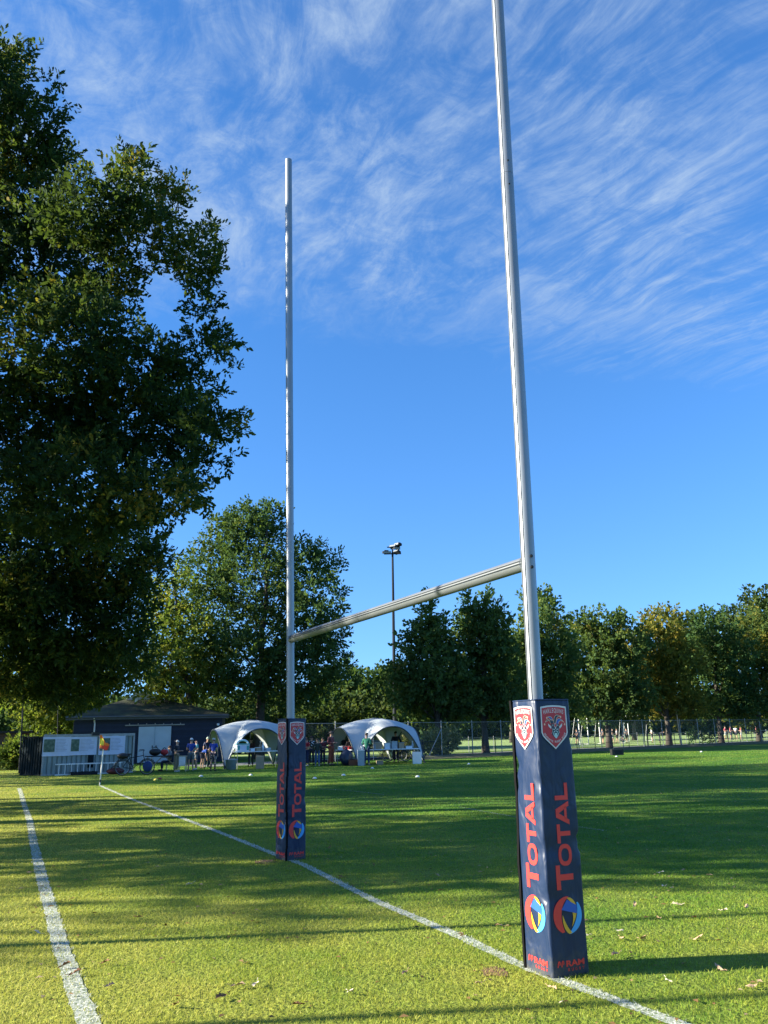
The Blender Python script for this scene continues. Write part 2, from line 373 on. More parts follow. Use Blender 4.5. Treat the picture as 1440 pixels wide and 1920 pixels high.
def blades(xy, h, w, lean):
    n = len(xy); a = rng.uniform(0, 2*PI, n); c, s = np.cos(a), np.sin(a)
    z0 = np.zeros(n); hh = h*rng.uniform(.55, 1.25, n); ww = w*rng.uniform(.6, 1.2, n)
    la = rng.uniform(0, 2*PI, n); ll = hh*lean*rng.uniform(.2, 1.4, n)
    b0 = np.stack([xy[:, 0]-c*ww/2, xy[:, 1]-s*ww/2, z0], 1); b1 = np.stack([xy[:, 0]+c*ww/2, xy[:, 1]+s*ww/2, z0], 1)
    m0 = np.stack([xy[:, 0]-c*ww*.4+np.cos(la)*ll*.35, xy[:, 1]-s*ww*.4+np.sin(la)*ll*.35, hh*.6], 1)
    m1 = np.stack([xy[:, 0]+c*ww*.4+np.cos(la)*ll*.35, xy[:, 1]+s*ww*.4+np.sin(la)*ll*.35, hh*.6], 1)
    t = np.stack([xy[:, 0]+np.cos(la)*ll, xy[:, 1]+np.sin(la)*ll, hh*.92], 1)
    V = np.stack([b0, b1, m1, m0, t], 1).reshape(-1, 3)
    i = np.arange(n)*5
    return V, [np.stack([i, i+1, i+2, i+3], 1), np.stack([i+3, i+2, i+4], 1)]
def scatter(y0, y1, dens):
    m = 1.2; W = lambda y: .50*y+m
    n = int(dens*(y1-y0)*2*W((y0+y1)/2)); y = rng.uniform(y0, y1, int(n*1.25)); x = rng.uniform(-1, 1, len(y))*W(y1)
    k = np.abs(x) < W(y); return np.stack([x[k], y[k]], 1)
zones = [(3.6, 7.5, 4600, .024, .0034, 1.15), (7.5, 12, 2400, .024, .0046, 1.15), (12, 20, 1000, .025, .0070, 1.1), (20, 34, 280, .026, .012, 1.), (34, 60, 60, .028, .026, .9)]
Vs, Fs4, Fs3, off = [], [], [], 0
line_v = {l[0]: [] for l in LINES}
PADS_XY = [(1.2, 6.84), (-1.4, 12.28)]
for (y0, y1, den, hh, ww, ln) in zones:
    xy = scatter(y0, y1, den)
    # patchy density
    patch = .5+.5*np.sin(xy[:, 0]*3.1+1.7*np.sin(xy[:, 1]*2.3))*np.sin(xy[:, 1]*2.7+1.1*np.sin(xy[:, 0]*1.9))
    keep = rng.uniform(0, 1, len(xy)) < (.45+.55*patch)
    for px_, py_ in PADS_XY: keep &= (np.hypot(xy[:, 0]-px_, xy[:, 1]-py_) > .13)
    xy = xy[keep]; used = np.zeros(len(xy), bool)
    for (nm, P, wd, lb, soft) in LINES:
        d = line_dist(xy, P); on = (d < wd/2*(.62+.6*wob(xy))) & (rng.uniform(0, 1, len(xy)) < .68*soft) & ~used
        line_v[nm].append((xy[on], hh*.85, ww*1.25, ln)); used |= on
    V, (f4, f3) = blades(xy[~used], hh, ww, ln)
    Vs.append(V); Fs4.append(f4+off); Fs3.append(f3+off); off += len(V)
tag(np_mesh('grass', np.concatenate(Vs), 0, [np.concatenate(Fs4), np.concatenate(Fs3)], M['blade']), 'short mown turf of mixed green and dry blades', 'grass', kind='stuff')
def line_mat():
    m, nt, N, L = nmat('line_paint')
    out = N.new('ShaderNodeOutputMaterial'); b = N.new('ShaderNodeBsdfPrincipled'); b.inputs['Roughness'].default_value = .9
    g = N.new('ShaderNodeNewGeometry'); n = N.new('ShaderNodeTexNoise'); n.inputs['Scale'].default_value = 38; n.inputs['Detail'].default_value = 5; n.inputs['Roughness'].default_value = .8; L.new(g.outputs['Position'], n.inputs['Vector'])
    r = N.new('ShaderNodeValToRGB'); e = r.color_ramp.elements; e[0].position = .42; e[0].color = (.08, .12, .035, 1); e[1].position = .62; e[1].color = (.62, .62, .56, 1)
    L.new(n.outputs[0], r.inputs[0]); L.new(r.outputs[0], b.inputs['Base Color']); L.new(b.outputs[0], out.inputs[0]); return m
M['paint'] = line_mat()
def line_mat2():
    m = M['paint'].copy(); m.name = 'line_paint_worn'
    for n in m.node_tree.nodes:
        if n.type == 'VALTORGB': n.color_ramp.elements[0].position = .5; n.color_ramp.elements[1].position = .8; n.color_ramp.elements[0].color = (.04, .09, .02, 1)
    return m
M['paint2'] = line_mat2()
for (nm, P, wd, lb, soft) in LINES:
    # strip with a ragged edge, resampled
    seg = []
    for a, b_ in zip(P[:-1], P[1:]):
        n = max(2, int(np.linalg.norm(b_-a)/.09))
        for t in np.linspace(0, 1, n, endpoint=False): seg.append(a+(b_-a)*t)
    seg.append(P[-1]); seg = np.array(seg)
    k = np.ones(5)/5
    sm = np.stack([np.convolve(np.pad(seg[:, i], 2, mode='edge'), k, 'valid') for i in (0, 1)], 1)
    tn = np.gradient(sm, axis=0); tn /= np.linalg.norm(tn, axis=1)[:, None]; nr = np.stack([-tn[:, 1], tn[:, 0]], 1)
    wl = wd/2*(.78+rng.uniform(0, .3, len(sm))); wr = wd/2*(.78+rng.uniform(0, .3, len(sm)))
    V = np.concatenate([np.c_[sm+nr*wl[:, None], np.full(len(sm), .004)], np.c_[sm-nr*wr[:, None], np.full(len(sm), .004)]])
    n = len(sm); i = np.arange(n-1); f = [np.stack([i, i+1, i+1+n, i+n], 1)]
    VV = [V]; f4 = [f[0]]; f3 = []; o_ = len(V); mi4 = [np.zeros(n-1)]; mi3 = []
    for (xy, hh, ww, ln) in line_v[nm]:
        if len(xy) == 0: continue
        v, (a4, a3) = blades(xy, hh, ww, ln)
        VV.append(v); f4.append(a4+o_); f3.append(a3+o_); o_ += len(v); mi4.append(np.ones(len(a4))); mi3.append(np.ones(len(a3)))
    fl = [np.concatenate(f4)]; mi = [np.concatenate(mi4)]
    if f3: fl.append(np.concatenate(f3)); mi.append(np.concatenate(mi3))
    tag(np_mesh(nm, np.concatenate(VV), 0, fl, [M['paint'] if soft > .5 else M['paint2'], M['wblade']], midx=np.concatenate(mi)), kind='structure')
# worn earth round the feet of the pads
M['earth'] = mat('bare_earth', (.16, .085, .04), .95, var=.5, nscale=12, bump=.8, bscale=40)
def earth(px, py, rx, ry, i):
    p = G(px, py); vs = [(p.x, p.y, .007)]
    for k in range(20):
        a = 2*PI*k/20; q = rnd.uniform(.55, 1.1); vs.append((p.x+rx*q*math.cos(a), p.y+ry*q*math.sin(a), .004))
    b = MB(); b.add(vs, [(0, 1+k, 1+(k+1) % 20) for k in range(20)])
    tag(b.build('bare_earth', M['earth']), kind='structure')
earth(925, 1822, .13, .16, 0); earth(497, 1616, .16, .3, 1)

# ------------------------------------------------------------------ far ground
M['asphalt'] = mat('asphalt', (.16, .16, .17), .9, var=.2, nscale=3)
M['turf'] = mat('artificial_turf', (.25, .34, .085), .9, var=.1, nscale=.3)
fa, fb = G(700, 1427), G(1436, 1393)          # line of the fence behind the trees
fdir = (fb-fa).normalized(); fnor = Vector((-fdir.y, fdir.x, 0))
def strip(name, a, b_, d0, d1, z, m):
    p = [a+fnor*d0, b_+fnor*d0, b_+fnor*d1, a+fnor*d1]
    q = MB(); q.add([(v.x, v.y, z) for v in p], [(0, 1, 2, 3)]); return tag(q.build(name, m), kind='structure')
strip('footpath', fa-fdir*10, fa+fdir*220, 2.2, 6.5, .012, M['asphalt'])
strip('turf_pitch', fa+fdir*2, fa+fdir*260, 9, 95, .016, M['turf'])

# ------------------------------------------------------------------ lettering helper
_font_cache = {}
def glyphs(text, size=1.0, bold=.0):
    key = (text, bold)
    if key not in _font_cache:
        cu = bpy.data.curves.new('lettering', 'FONT'); cu.body = text; cu.size = 1.0; cu.resolution_u = 3; cu.offset = bold; cu.align_x = 'CENTER'; cu.fill_mode = 'FRONT' if hasattr(cu, 'fill_mode') else cu.fill_mode
        ob = bpy.data.objects.new('lettering', cu); COL.objects.link(ob)
        bpy.context.view_layer.update()
        me = ob.evaluated_get(bpy.context.evaluated_depsgraph_get()).to_mesh()
        _font_cache[key] = ([tuple(v.co)[:2] for v in me.vertices], [tuple(p.vertices) for p in me.polygons])
        bpy.data.objects.remove(ob); bpy.data.curves.remove(cu)
    v, f = _font_cache[key]
    return [(x*size, y*size) for x, y in v], f

# ------------------------------------------------------------------ the goal
P1 = Vector((1.135, 6.63, 0)); P1T = Vector((1.235, 6.63, 11.2)); P2 = Vector((-1.367, 12.28, 0)); P2T = Vector((-1.528, 12.28, 11.21))
def profile_tube(mb, a, b, r, groove_dirs, n=40, cap=True, depth=.011, half=.10):
    """aluminium tube with narrow lengthwise grooves at the given angles"""
    a, b = Vector(a), Vector(b); t = (b-a).normalized()
    ref = Vector((1, 0, 0)) if abs(t.z) > .7 else Vector((0, 0, 1))
    ax = (ref-t*ref.dot(t)).normalized(); ay = t.cross(ax)
    ang = set(2*PI*k/n for k in range(n))
    prof = []
    for k in range(n):
        q = 2*PI*k/n
        if any(abs((q-g+PI) % (2*PI)-PI) < half*1.3 for g in groove_dirs): continue
        prof.append((q, r))
    for g in groove_dirs:
        g = g % (2*PI); prof += [(g-half, r), (g-half*.8, r-depth), (g+half*.8, r-depth), (g+half, r)]
    prof.sort(); m = len(prof)
    vs = [p+(ax*math.cos(q)+ay*math.sin(q))*rr for p in (a, b) for q, rr in prof]
    fs = [(k, (k+1) % m, m+(k+1) % m, m+k) for k in range(m)]
    if cap: fs += [tuple(range(m-1, -1, -1)), tuple(range(m, 2*m))]
    mb.add(vs, fs); return mb
goal = thing('rugby_goal', 'tall white aluminium rugby goal with two uprights and a crossbar on the goal line', 'rugby goal', ((P1+P2)/2))
gl = goal.location.copy()
def upright(a, b, tilt):
    j = a+(b-a)*(6.60/11.2)
    mb = MB(); profile_tube(mb, a-gl, j-gl, .0575, [math.radians(200+tilt), math.radians(232+tilt)])
    profile_tube(mb, j+(b-a).normalized()*.004-gl, b-gl, .0565, [math.radians(200+tilt), math.radians(232+tilt)])
    o = mb.build('upright', M['alu'], goal, 'auto')
    ring = MB(); ring.tube([j-Vector((0, 0, .003))-gl, j+Vector((0, 0, .008))-gl], .0545, 32); ring.build('joint_ring', M['darkmetal'], o)
    for dz in (.12, -.13):
        c = a+(b-a)*((6.60+dz)/11.2)-gl; n = Vector((.12, -1, 0)).normalized()
        k = MB(); k.tube([c+n*.05, c+n*.061], .008, 10); k.build('bolt', M['darkmetal'], o)
    return o
u1 = upright(P1, P1T, 0); u2 = upright(P2, P2T, -35)
c1 = P1+(P1T-P1)*(2.96/11.2); c2 = P2+(P2T-P2)*(3.0/11.2)
bd = (c2-c1).normalized()
mb = MB(); profile_tube(mb, c1+bd*.05-gl, c2-bd*.05-gl, .0575, [math.radians(-74), math.radians(-97)], depth=.02, half=.115)
mb.build('crossbar', M['alu'], goal, 'auto')
for dz in (.045, -.045):       # bolts that hold the bar, on the outer side of the near upright
    c = c1+Vector((0, 0, dz))-gl; n = Vector((.28, -.96, 0)).normalized(); k = MB(); k.tube([c+n*.052, c+n*.066], .013, 12); k.tube([c+n*.066, c+n*.074], .007, 8)
    k.build('bolt', M['darkmetal'], u1)
k = MB(); a = math.radians(-50); c = P1+(P1T-P1)*(2.53/11.2)-gl
vs = []
for i in range(7):
    q = a+(i-3)*.10
    for z in (-.04, .04): vs.append(c+Vector((.0585*math.cos(q), .0585*math.sin(q), z)))
k.add(vs, [(2*i, 2*i+1, 2*i+3, 2*i+2) for i in range(6)]); k.build('sticker', M['greymetal'], u1)

# ------------------------------------------------------------------ the pads
PS, PH = .312, 1.872
class Face:
    """flat printing on one face of the pad: (u, v) metres, u to the right as read, v up from the ground"""
    def __init__(s, o, u, n): s.o = Vector(o); s.u = Vector(u); s.n = Vector(n); s.mb = MB(); s.z = 0.
    def poly(s, pts, mi=0, lift=0.):
        vs = [s.o+s.u*p[0]+Vector((0, 0, p[1]))+s.n*(.0022+lift) for p in pts]
        s.mb.add(vs, [tuple(range(len(pts)))], mi)
    def mesh(s, pts, fs, mi=0, lift=0.):
        s.mb.add([s.o+s.u*p[0]+Vector((0, 0, p[1]))+s.n*(.0022+lift) for p in pts], fs, mi)
    def ribbon(s, pts, w, mi=0, lift=0.):
        P = [Vector((p[0], p[1])) for p in pts]; vs = []
        ws = w if isinstance(w, (list, tuple)) else [w]*len(P)
        for i, p in enumerate(P):
            t = (P[min(i+1, len(P)-1)]-P[max(i-1, 0)]).normalized(); nr = Vector((-t.y, t.x))*ws[i]/2
            vs += [tuple(p+nr), tuple(p-nr)]
        s.mesh(vs, [(2*i, 2*i+1, 2*i+3, 2*i+2) for i in range(len(P)-1)], mi, lift)
    def done(s, name, mats, parent):
        o = s.mb.build(name, mats, parent); s.mb = MB(); return o
def bez(p, n=8):
    p = [Vector(q) for q in p]; out = []
    for i in range(n+1):
        t = i/n
        q = p
        while len(q) > 1: q = [a*(1-t)+b*t for a, b in zip(q[:-1], q[1:])]
        out.append(tuple(q[0]))
    return out
CREST = ['i_white', 'i_crest', 'i_dark', 'i_blue', 'i_teal', 'i_tan']
def crest(fc, parent, uc, vc, hw, hh):
    T = lambda x, y: (uc+x*hw, vc+y*hh)
    sh = [(-1, .93), (-.5, .985), (0, 1), (.5, .985), (1, .93), (1.02, -.25), (.93, -.40), (.72, -.56), (0, -1), (-.72, -.56), (-.93, -.40), (-1.02, -.25)]
    fc.poly([T(*p) for p in sh], 0)
    fc.poly([T(p[0]*.91, p[1]*.925+.0) for p in sh], 1, .0008)
    L1 = .0016
    # arched club name
    word = 'HARLEQUINS'; n = len(word); wid = [1, 1, 1, .9, .9, 1.05, 1, .55, 1.05, .95]; tot = sum(wid); acc = 0
    for ch, w in zip(word, wid):
        c = (acc+w/2)/tot*2-1; acc += w; x = c*.78; y = .665-.085*c*c; g, f = glyphs(ch, 1, .004); a = -.20*c
        S = .20*hh
        if not g: continue
        xs = [q[0] for q in g]; mid = (min(xs)+max(xs))/2
        pts = []
        for gx_, gy_ in g:
            X = (gx_-mid)*S*.84; Y = gy_*S*1.45
            pts.append((uc+x*hw+X*math.cos(a)-Y*math.sin(a), vc+y*hh+X*math.sin(a)+Y*math.cos(a)))
        fc.mesh(pts, f, 0, L1)
    # club line round the foot
    word = 'GENTOFTE RUGBY KLUB'; n = len(word)
    for i, ch in enumerate(word):
        if ch == ' ': continue
        c = (i+.5)/n*2-1; a = c*1.13; x = .80*math.sin(a)/math.sin(1.13); y = -.66+.40*(1-math.cos(a))/(1-math.cos(1.13))
        g, f = glyphs(ch, 1, .015); S = .115*hh
        xs = [q[0] for q in g]; mid = (min(xs)+max(xs))/2; ra = a*.72
        pts = []
        for gx_, gy_ in g:
            X = (gx_-mid)*S; Y = (gy_-.35)*S*1.1
            pts.append((uc+x*hw+X*math.cos(ra)-Y*math.sin(ra), vc+y*hh+X*math.sin(ra)+Y*math.cos(ra)))
        fc.mesh(pts, f, 0, L1)
    # cap with four points
    def horn(b0, c, tip, b1, c2, mi, bell):
        top = bez([b0, c, tip], 9); bot = bez([tip, c2, b1], 9)
        fc.ribbon([T(*p) for p in top], .0032, 5, L1+.0008); fc.ribbon([T(*p) for p in bot], .0032, 5, L1+.0008)
        A = [T(*p) for p in top]; B = [T(*p) for p in reversed(bot)]; vs = []
        for a, b in zip(A, B): vs += [a, b]
        fc.mesh(vs, [(2*i, 2*i+1, 2*i+3, 2*i+2) for i in range(9)], mi, L1+.0004)
        fc.poly([T(bell[0]+.06*math.cos(k*PI/4), bell[1]+.05*math.sin(k*PI/4)) for k in range(8)], 5, L1+.001)
    horn((-.10, .26), (-.12, .56), (-.55, .46), (-.20, .30), (-.36, .44), 3, (-.56, .42))
    horn((-.30, .16), (-.40, .52), (-.72, .22), (-.02, .18), (-.02, .47), 2, (-.76, .13))
    horn((-.04, .18), (.00, .70), (.50, .49), (.16, .20), (.12, .50), 2, (.52, .46))
    horn((.10, .18), (.30, .58), (.78, .20), (.32, .15), (.42, .40), 3, (.80, .12))
    # band, ears, face and beard
    for sx in (-1, 1):
        fc.poly([T(sx*p[0]+.06, p[1]) for p in ((.30, .02), (.56, .18), (.52, .04), (.34, -.08))], 0, L1+.0006)
    fc.poly([T(x+.06, y) for x, y in ((-.32, .15), (.32, .15), (.30, .01), (-.30, .01))], 2, L1+.0008)
    fc.poly([T(.06+.10*math.cos(k*PI/6), .08+.10*math.sin(k*PI/6)) for k in range(12)], 0, L1+.0012)
    fc.poly([T(.06+.075*math.cos(k*PI/6), .08+.08*math.sin(k*PI/6)) for k in range(12)], 1, L1+.0016)
    for ch, x in (('G', -.15), ('R', .27)):
        g, f = glyphs(ch, 1, .01); S = .10*hh; xs = [q[0] for q in g]; mid = (min(xs)+max(xs))/2
        fc.mesh([(uc+x*hw+(q[0]-mid)*S, vc+.045*hh+q[1]*S) for q in g], f, 0, L1+.0012)
    fc.poly([T(x+.07, y) for x, y in ((-.30, 0), (.30, 0), (.26, -.12), (.30, -.34), (.20, -.42), (0, -.52), (-.20, -.42), (-.30, -.34), (-.26, -.12))], 2, L1+.0004)
    for sx in (-1, 1):
        fc.poly([T(sx*x+.07, y) for x, y in ((.04, -.10), (.12, -.075), (.20, -.09), (.13, -.13))], 0, L1+.001)
        fc.ribbon([T(sx*x+.07, y) for x, y in ((.02, -.17), (.12, -.20), (.19, -.30), (.13, -.40), (.02, -.49))], .006, 4, L1+.001)
        fc.ribbon([T(sx*x+.07, y) for x, y in ((.25, -.06), (.24, -.2), (.32, -.28))], .003, 4, L1+.001)
    fc.poly([T(x+.07, y) for x, y in ((-.05, -.02), (.05, -.02), (.02, -.09), (-.02, -.09))], 0, L1+.0012)
    fc.poly([T(x+.07, y) for x, y in ((-.09, -.27), (.09, -.27), (.10, -.38), (0, -.53), (-.10, -.38))], 4, L1+.0008)
    return fc.done('crest', [M[k] for k in CREST], parent)
def sponsor(fc, parent, dv=0., ub=.082, sc_=1.):
    """five capitals read upwards; letter tops point to the left"""
    def P(a, b, v0): return (ub-b, v0+a+dv)
    def rect(v0, a0, b0, a1, b1, sk=0.): fc.poly([P(a0, b0, v0), P(a1, b0, v0), P(a1+sk, b1, v0), P(a0+sk, b1, v0)], 0)
    def tee(v0, w, h, t):
        rect(v0, w/2-t/2, 0, w/2+t/2, h-t*.9); rect(v0, 0, h-t*.9, w, h)
    tee(.555, .162, .148, .040)
    # O: oval ring
    v0, w, h, t = .710, .146, .116, .029; n = 28; vs = []
    for k in range(n):
        q = 2*PI*k/n
        def se(rx, ry): c, s = math.cos(q), math.sin(q); e = .82; return (w/2+rx*math.copysign(abs(c)**e, c), h/2+ry*math.copysign(abs(s)**e, s))
        o_, i_ = se(w/2, h/2), se(w/2-t, h/2-t*.85); vs += [P(o_[0], o_[1], v0), P(i_[0], i_[1], v0)]
    fc.mesh(vs, [(2*k, 2*k+1, (2*k+3) % (2*n), (2*k+2) % (2*n)) for k in range(n)], 0)
    tee(.862, .128, .116, .031)
    v0, w, h, t = .984, .162, .116, .031
    fc.poly([P(0, 0, v0), P(t*1.05, 0, v0), P(w/2+.002, h*.80, v0), P(w/2, h, v0), P(w/2-.028, h, v0)], 0)
    fc.poly([P(w, 0, v0), P(w/2+.028, h, v0), P(w/2, h, v0), P(w/2-.002, h*.80, v0), P(w-t*1.05, 0, v0)], 0)
    rect(v0, w*.24, h*.17, w*.76, h*.36)
    v0, w, h, t = 1.155, .118, .116, .031
    rect(v0, 0, 0, t, h); rect(v0, t, 0, w, t*.9)
    return fc.done('lettering', M['i_red'], parent)
def emblem(fc, parent, uc, vc, R):
    def pl(pts, mi, l):
        fc.poly([(uc+x*R, vc+y*R) for x, y in pts], mi, l)
    def band(A, B, mi, l, n=12):
        A = bez(A, n); B = bez(B, n); vs = []
        for a, b in zip(A, B): vs += [(uc+a[0]*R, vc+a[1]*R), (uc+b[0]*R, vc+b[1]*R)]
        fc.mesh(vs, [(2*i, 2*i+1, 2*i+3, 2*i+2) for i in range(n)], mi, l)
    arc = lambda a0, a1, r=1., n=16: [(r*math.cos(math.radians(a0+(a1-a0)*i/n)), r*math.sin(math.radians(a0+(a1-a0)*i/n))) for i in range(n+1)]
    o = arc(82, 244); inn = bez([(.06, .90), (-.42, .62), (-.62, .0), (-.26, -.86)], 16); vs = []
    for a, b in zip(o, inn): vs += [(uc+a[0]*R, vc+a[1]*R), (uc+b[0]*R, vc+b[1]*R)]
    fc.mesh(vs, [(2*i, 2*i+1, 2*i+3, 2*i+2) for i in range(16)], 0, 0)
    o = arc(40, -84); inn = bez([(.66, .62), (.80, .1), (.58, -.5), (.02, -.96)], 16); vs = []
    for a, b in zip(o, inn): vs += [(uc+a[0]*R, vc+a[1]*R), (uc+b[0]*R, vc+b[1]*R)]
    fc.mesh(vs, [(2*i, 2*i+1, 2*i+3, 2*i+2) for i in range(16)], 3, 0)
    band([(.02, .92), (.34, 1.0), (.60, .66), (.62, .46)], [(.04, .88), (.2, .72), (.36, .62), (.60, .44)], 1, .0004)
    band([(.0, .84), (.25, .68), (.66, .48)], [(-.42, .32), (.05, .18), (.68, .04)], 2, .0008)
    band([(-.36, .06), (-.44, -.5), (-.2, -.9), (.06, -.99)], [(-.34, .0), (-.16, -.5), (0, -.7), (.24, -.93)], 1, .0012)
    band([(.34, .12), (.42, -.2), (.24, -.62)], [(.62, .04), (.52, -.3), (.26, -.62)], 1, .0012)
    return fc.done('emblem', [M['i_red'], M['i_yel'], M['i_blue'], M['i_cyan']], parent)
def maker(fc, parent, uc, v0):
    S = .052
    for k in range(2):          # two curled horns
        fc.ribbon([(uc-.115+k*.032+x*.024, v0+y*.045) for x, y in bez([(0, 0), (.0, 1.1), (.9, 1.1), (.9, .35), (.5, .3)], 8)], .009)
    g, f = glyphs('RAM', 1, .035); xs = [q[0] for q in g]; mn = min(xs); sp = .155/(max(xs)-mn)
    fc.mesh([(uc-.045+(q[0]-mn)*sp, v0+q[1]*S) for q in g], f)
    for i, ch in enumerate('RUGBY'):
        g, f = glyphs(ch, 1, .02); fc.mesh([(uc-.025+i*.031+q[0]*.026, v0-.030+q[1]*.026) for q in g], f)
    return fc.done('maker_mark', M['i_red'], parent)
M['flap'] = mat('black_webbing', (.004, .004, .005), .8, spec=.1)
def dents(i):
    r = random.Random(40+i); return [(r.uniform(.35, 1.6), r.choice((0, 0, 1, 3)), r.uniform(.006, .018), r.uniform(.02, .05)) for _ in range(9)]
def pad(loc, th, label, ps, seed, seam):
    t = thing('post_pad', label, 'post pad', loc, th, 'padded covers round the goal uprights')
    # rounded square rings
    ring = []; rc = .022; h = ps/2
    for ci, (cx, cy, a0) in enumerate(((-1, -1, 180), (1, -1, 270), (1, 1, 0), (-1, 1, 90))):
        for k in range(5):
            a = math.radians(a0+90*k/4); ring.append((cx*(h-rc)+rc*math.cos(a), cy*(h-rc)+rc*math.sin(a), ci))
        nx, ny = ((1, -1), (1, 1), (-1, 1), (-1, -1))[ci]
        for k in range(1, 6):
            f = k/6; ring.append((None, ci, f))
    pts = []
    # expand the straight runs
    cor = {ci: [(x, y) for x, y, c in [r for r in ring if r[0] is not None] if c == ci] for ci in range(4)}
    for ci in range(4):
        for x, y in cor[ci]: pts.append((x, y, ci, 1.))
        a, b_ = cor[ci][-1], cor[(ci+1) % 4][0]
        for k in range(1, 7):
            f = k/7; pts.append((a[0]+(b_[0]-a[0])*f, a[1]+(b_[1]-a[1])*f, ci if f < .5 else (ci+1) % 4, abs(f-.5)*2))
    n = len(pts); zs = [0, .02]+[.06+(PH-.12)*i/46 for i in range(47)]+[PH-.03, PH-.012, PH]
    D = dents(seed); vs = []; fs = []
    for zi, z in enumerate(zs):
        base = 1.0+.03*(1-z/PH)-.012*math.sin(z*4.1+seed)*math.sin(z*1.7)
        if zi == len(zs)-2: base *= .992
        if zi == len(zs)-1: base *= .95
        for x, y, ci, wgt in pts:
            k = base
            for (dz, dc, am, wd) in D:
                if dc == ci: k -= am/h*max(0, wgt-.35)/.65*math.exp(-((z-dz)/wd)**2)
            vs.append((x*k, y*k, z-.012*(zi == 0)))
    for zi in range(len(zs)-1):
        for k in range(n): fs.append((zi*n+k, zi*n+(k+1) % n, (zi+1)*n+(k+1) % n, (zi+1)*n+k))
    # slightly sunken top with the hole filled by the upright
    b0 = (len(zs)-1)*n
    for x, y, ci, wgt in pts: vs.append((x*.55, y*.55, PH-.012))
    for k in range(n): fs.append((b0+k, b0+(k+1) % n, b0+n+(k+1) % n, b0+n+k))
    fs.append(tuple(range(b0+n, b0+2*n)))
    mb = MB(); mb.add(vs, fs); cov = mb.build('cover', M['vinyl'], t, True)
    # stitched rim
    rim = MB(); rim.tube([(x*1.0*.99, y*.99, PH-.006) for x, y, c, w in pts]+[(pts[0][0]*.99, pts[0][1]*.99, PH-.006)], .0055, 6, cap=False); rim.build('piping', M['vinyl'], cov, True)
    out = h*1.03
    fr = Face((0, -out, 0), (1, 0, 0), (0, -1, 0)); fl = Face((-out, 0, 0), (0, -1, 0), (-1, 0, 0))
    for fc, uc in ((fr, 0.), (fl, 0.)):
        crest(fc, t, uc-.004, 1.668, .116, .158)
        sponsor(fc, t, 0, .072)
        emblem(fc, t, uc, .388, .122)
        maker(fc, t, uc+.005, .066)
    s = MB()
    if seam == 'edge':       # loose flap along the far edge of the lit face
        pr = random.Random(5)
        A = [(-h*1.04-.004+pr.uniform(-.004, .004), h*.98+.012+.012*math.sin(z*3.1+.4), z) for z in [PH*i/16 for i in range(17)]]
        vs = []
        for p in A: vs += [(p[0], p[1]-.016, p[2]), (p[0]-.003, p[1]+.004, p[2]), (p[0]+.012, p[1]+.010, p[2]), (p[0]+.018, p[1]-.012, p[2])]
        fs = []
        for i in range(16):
            for k in range(4): fs.append((4*i+k, 4*i+(k+1) % 4, 4*i+4+(k+1) % 4, 4*i+4+k))
        fs += [(0, 1, 2, 3), (64, 67, 66, 65)]
        s.add(vs, fs)
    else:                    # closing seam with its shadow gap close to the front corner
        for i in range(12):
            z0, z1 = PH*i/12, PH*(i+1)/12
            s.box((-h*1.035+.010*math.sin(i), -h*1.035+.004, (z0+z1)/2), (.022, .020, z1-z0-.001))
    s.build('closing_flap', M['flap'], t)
    return t
pad((P1.x+.032, P1.y-.10, 0), math.radians(25.5), 'nearer and larger navy post pad whose left face is sunlit, red lettering reading upwards', PS, 1, 'edge')
pad((P2.x-.01, P2.y, 0), math.radians(37), 'farther navy post pad standing wholly in tree shade, with a dark seam at its corner', PS*.97, 2, 'corner')

# ------------------------------------------------------------------ trees
def rand_rot(n, dirs, r):
    """rotation matrices whose local +Y follows dirs, with a random roll"""
    y = dirs/np.linalg.norm(dirs, axis=1)[:, None]
    a = r.normal(size=(n, 3)); z = np.cross(y, a); z /= np.linalg.norm(z, axis=1)[:, None]+1e-9
    x = np.cross(y, z)
    return np.stack([x, y, z], 2)
LEAF_OAK = np.array([(0, 0, 0), (.17, .22, .03), (.13, .38, .02), (.27, .58, .05), (.17, .72, .03), (.16, .92, .02), (0, 1.05, -.06), (-.16, .92, .02), (-.17, .72, .03), (-.27, .58, .05), (-.13, .38, .02), (-.17, .22, .03)])
LEAF_SIMPLE = np.array([(0, 0, 0), (.30, .42, .05), (.16, .85, .02), (0, 1.0, -.06), (-.16, .85, .02), (-.30, .42, .05)])
LEAF_QUAD = np.array([(0, 0, 0), (.32, .5, .06), (0, 1.0, -.05), (-.32, .5, .06)])
def spray(leaf, n, L, size, r, tight=1.):
    """a twig with n leaves along it and a rosette at its tip -> (n, k, 3)"""
    out = []
    for i in range(n):
        t = (i+.5)/n; p = np.array([r.normal()*.10*L*tight, t*L, r.normal()*.10*L*tight])
        a = r.uniform(0, 2*PI); sp = .5+1.1*(1-t)
        d = np.array([math.cos(a)*sp, .75, math.sin(a)*sp])[None]
        R_ = rand_rot(1, d, r)[0]
        out.append((leaf*size*r.uniform(.7, 1.2)) @ R_.T+p)
    return np.array(out)
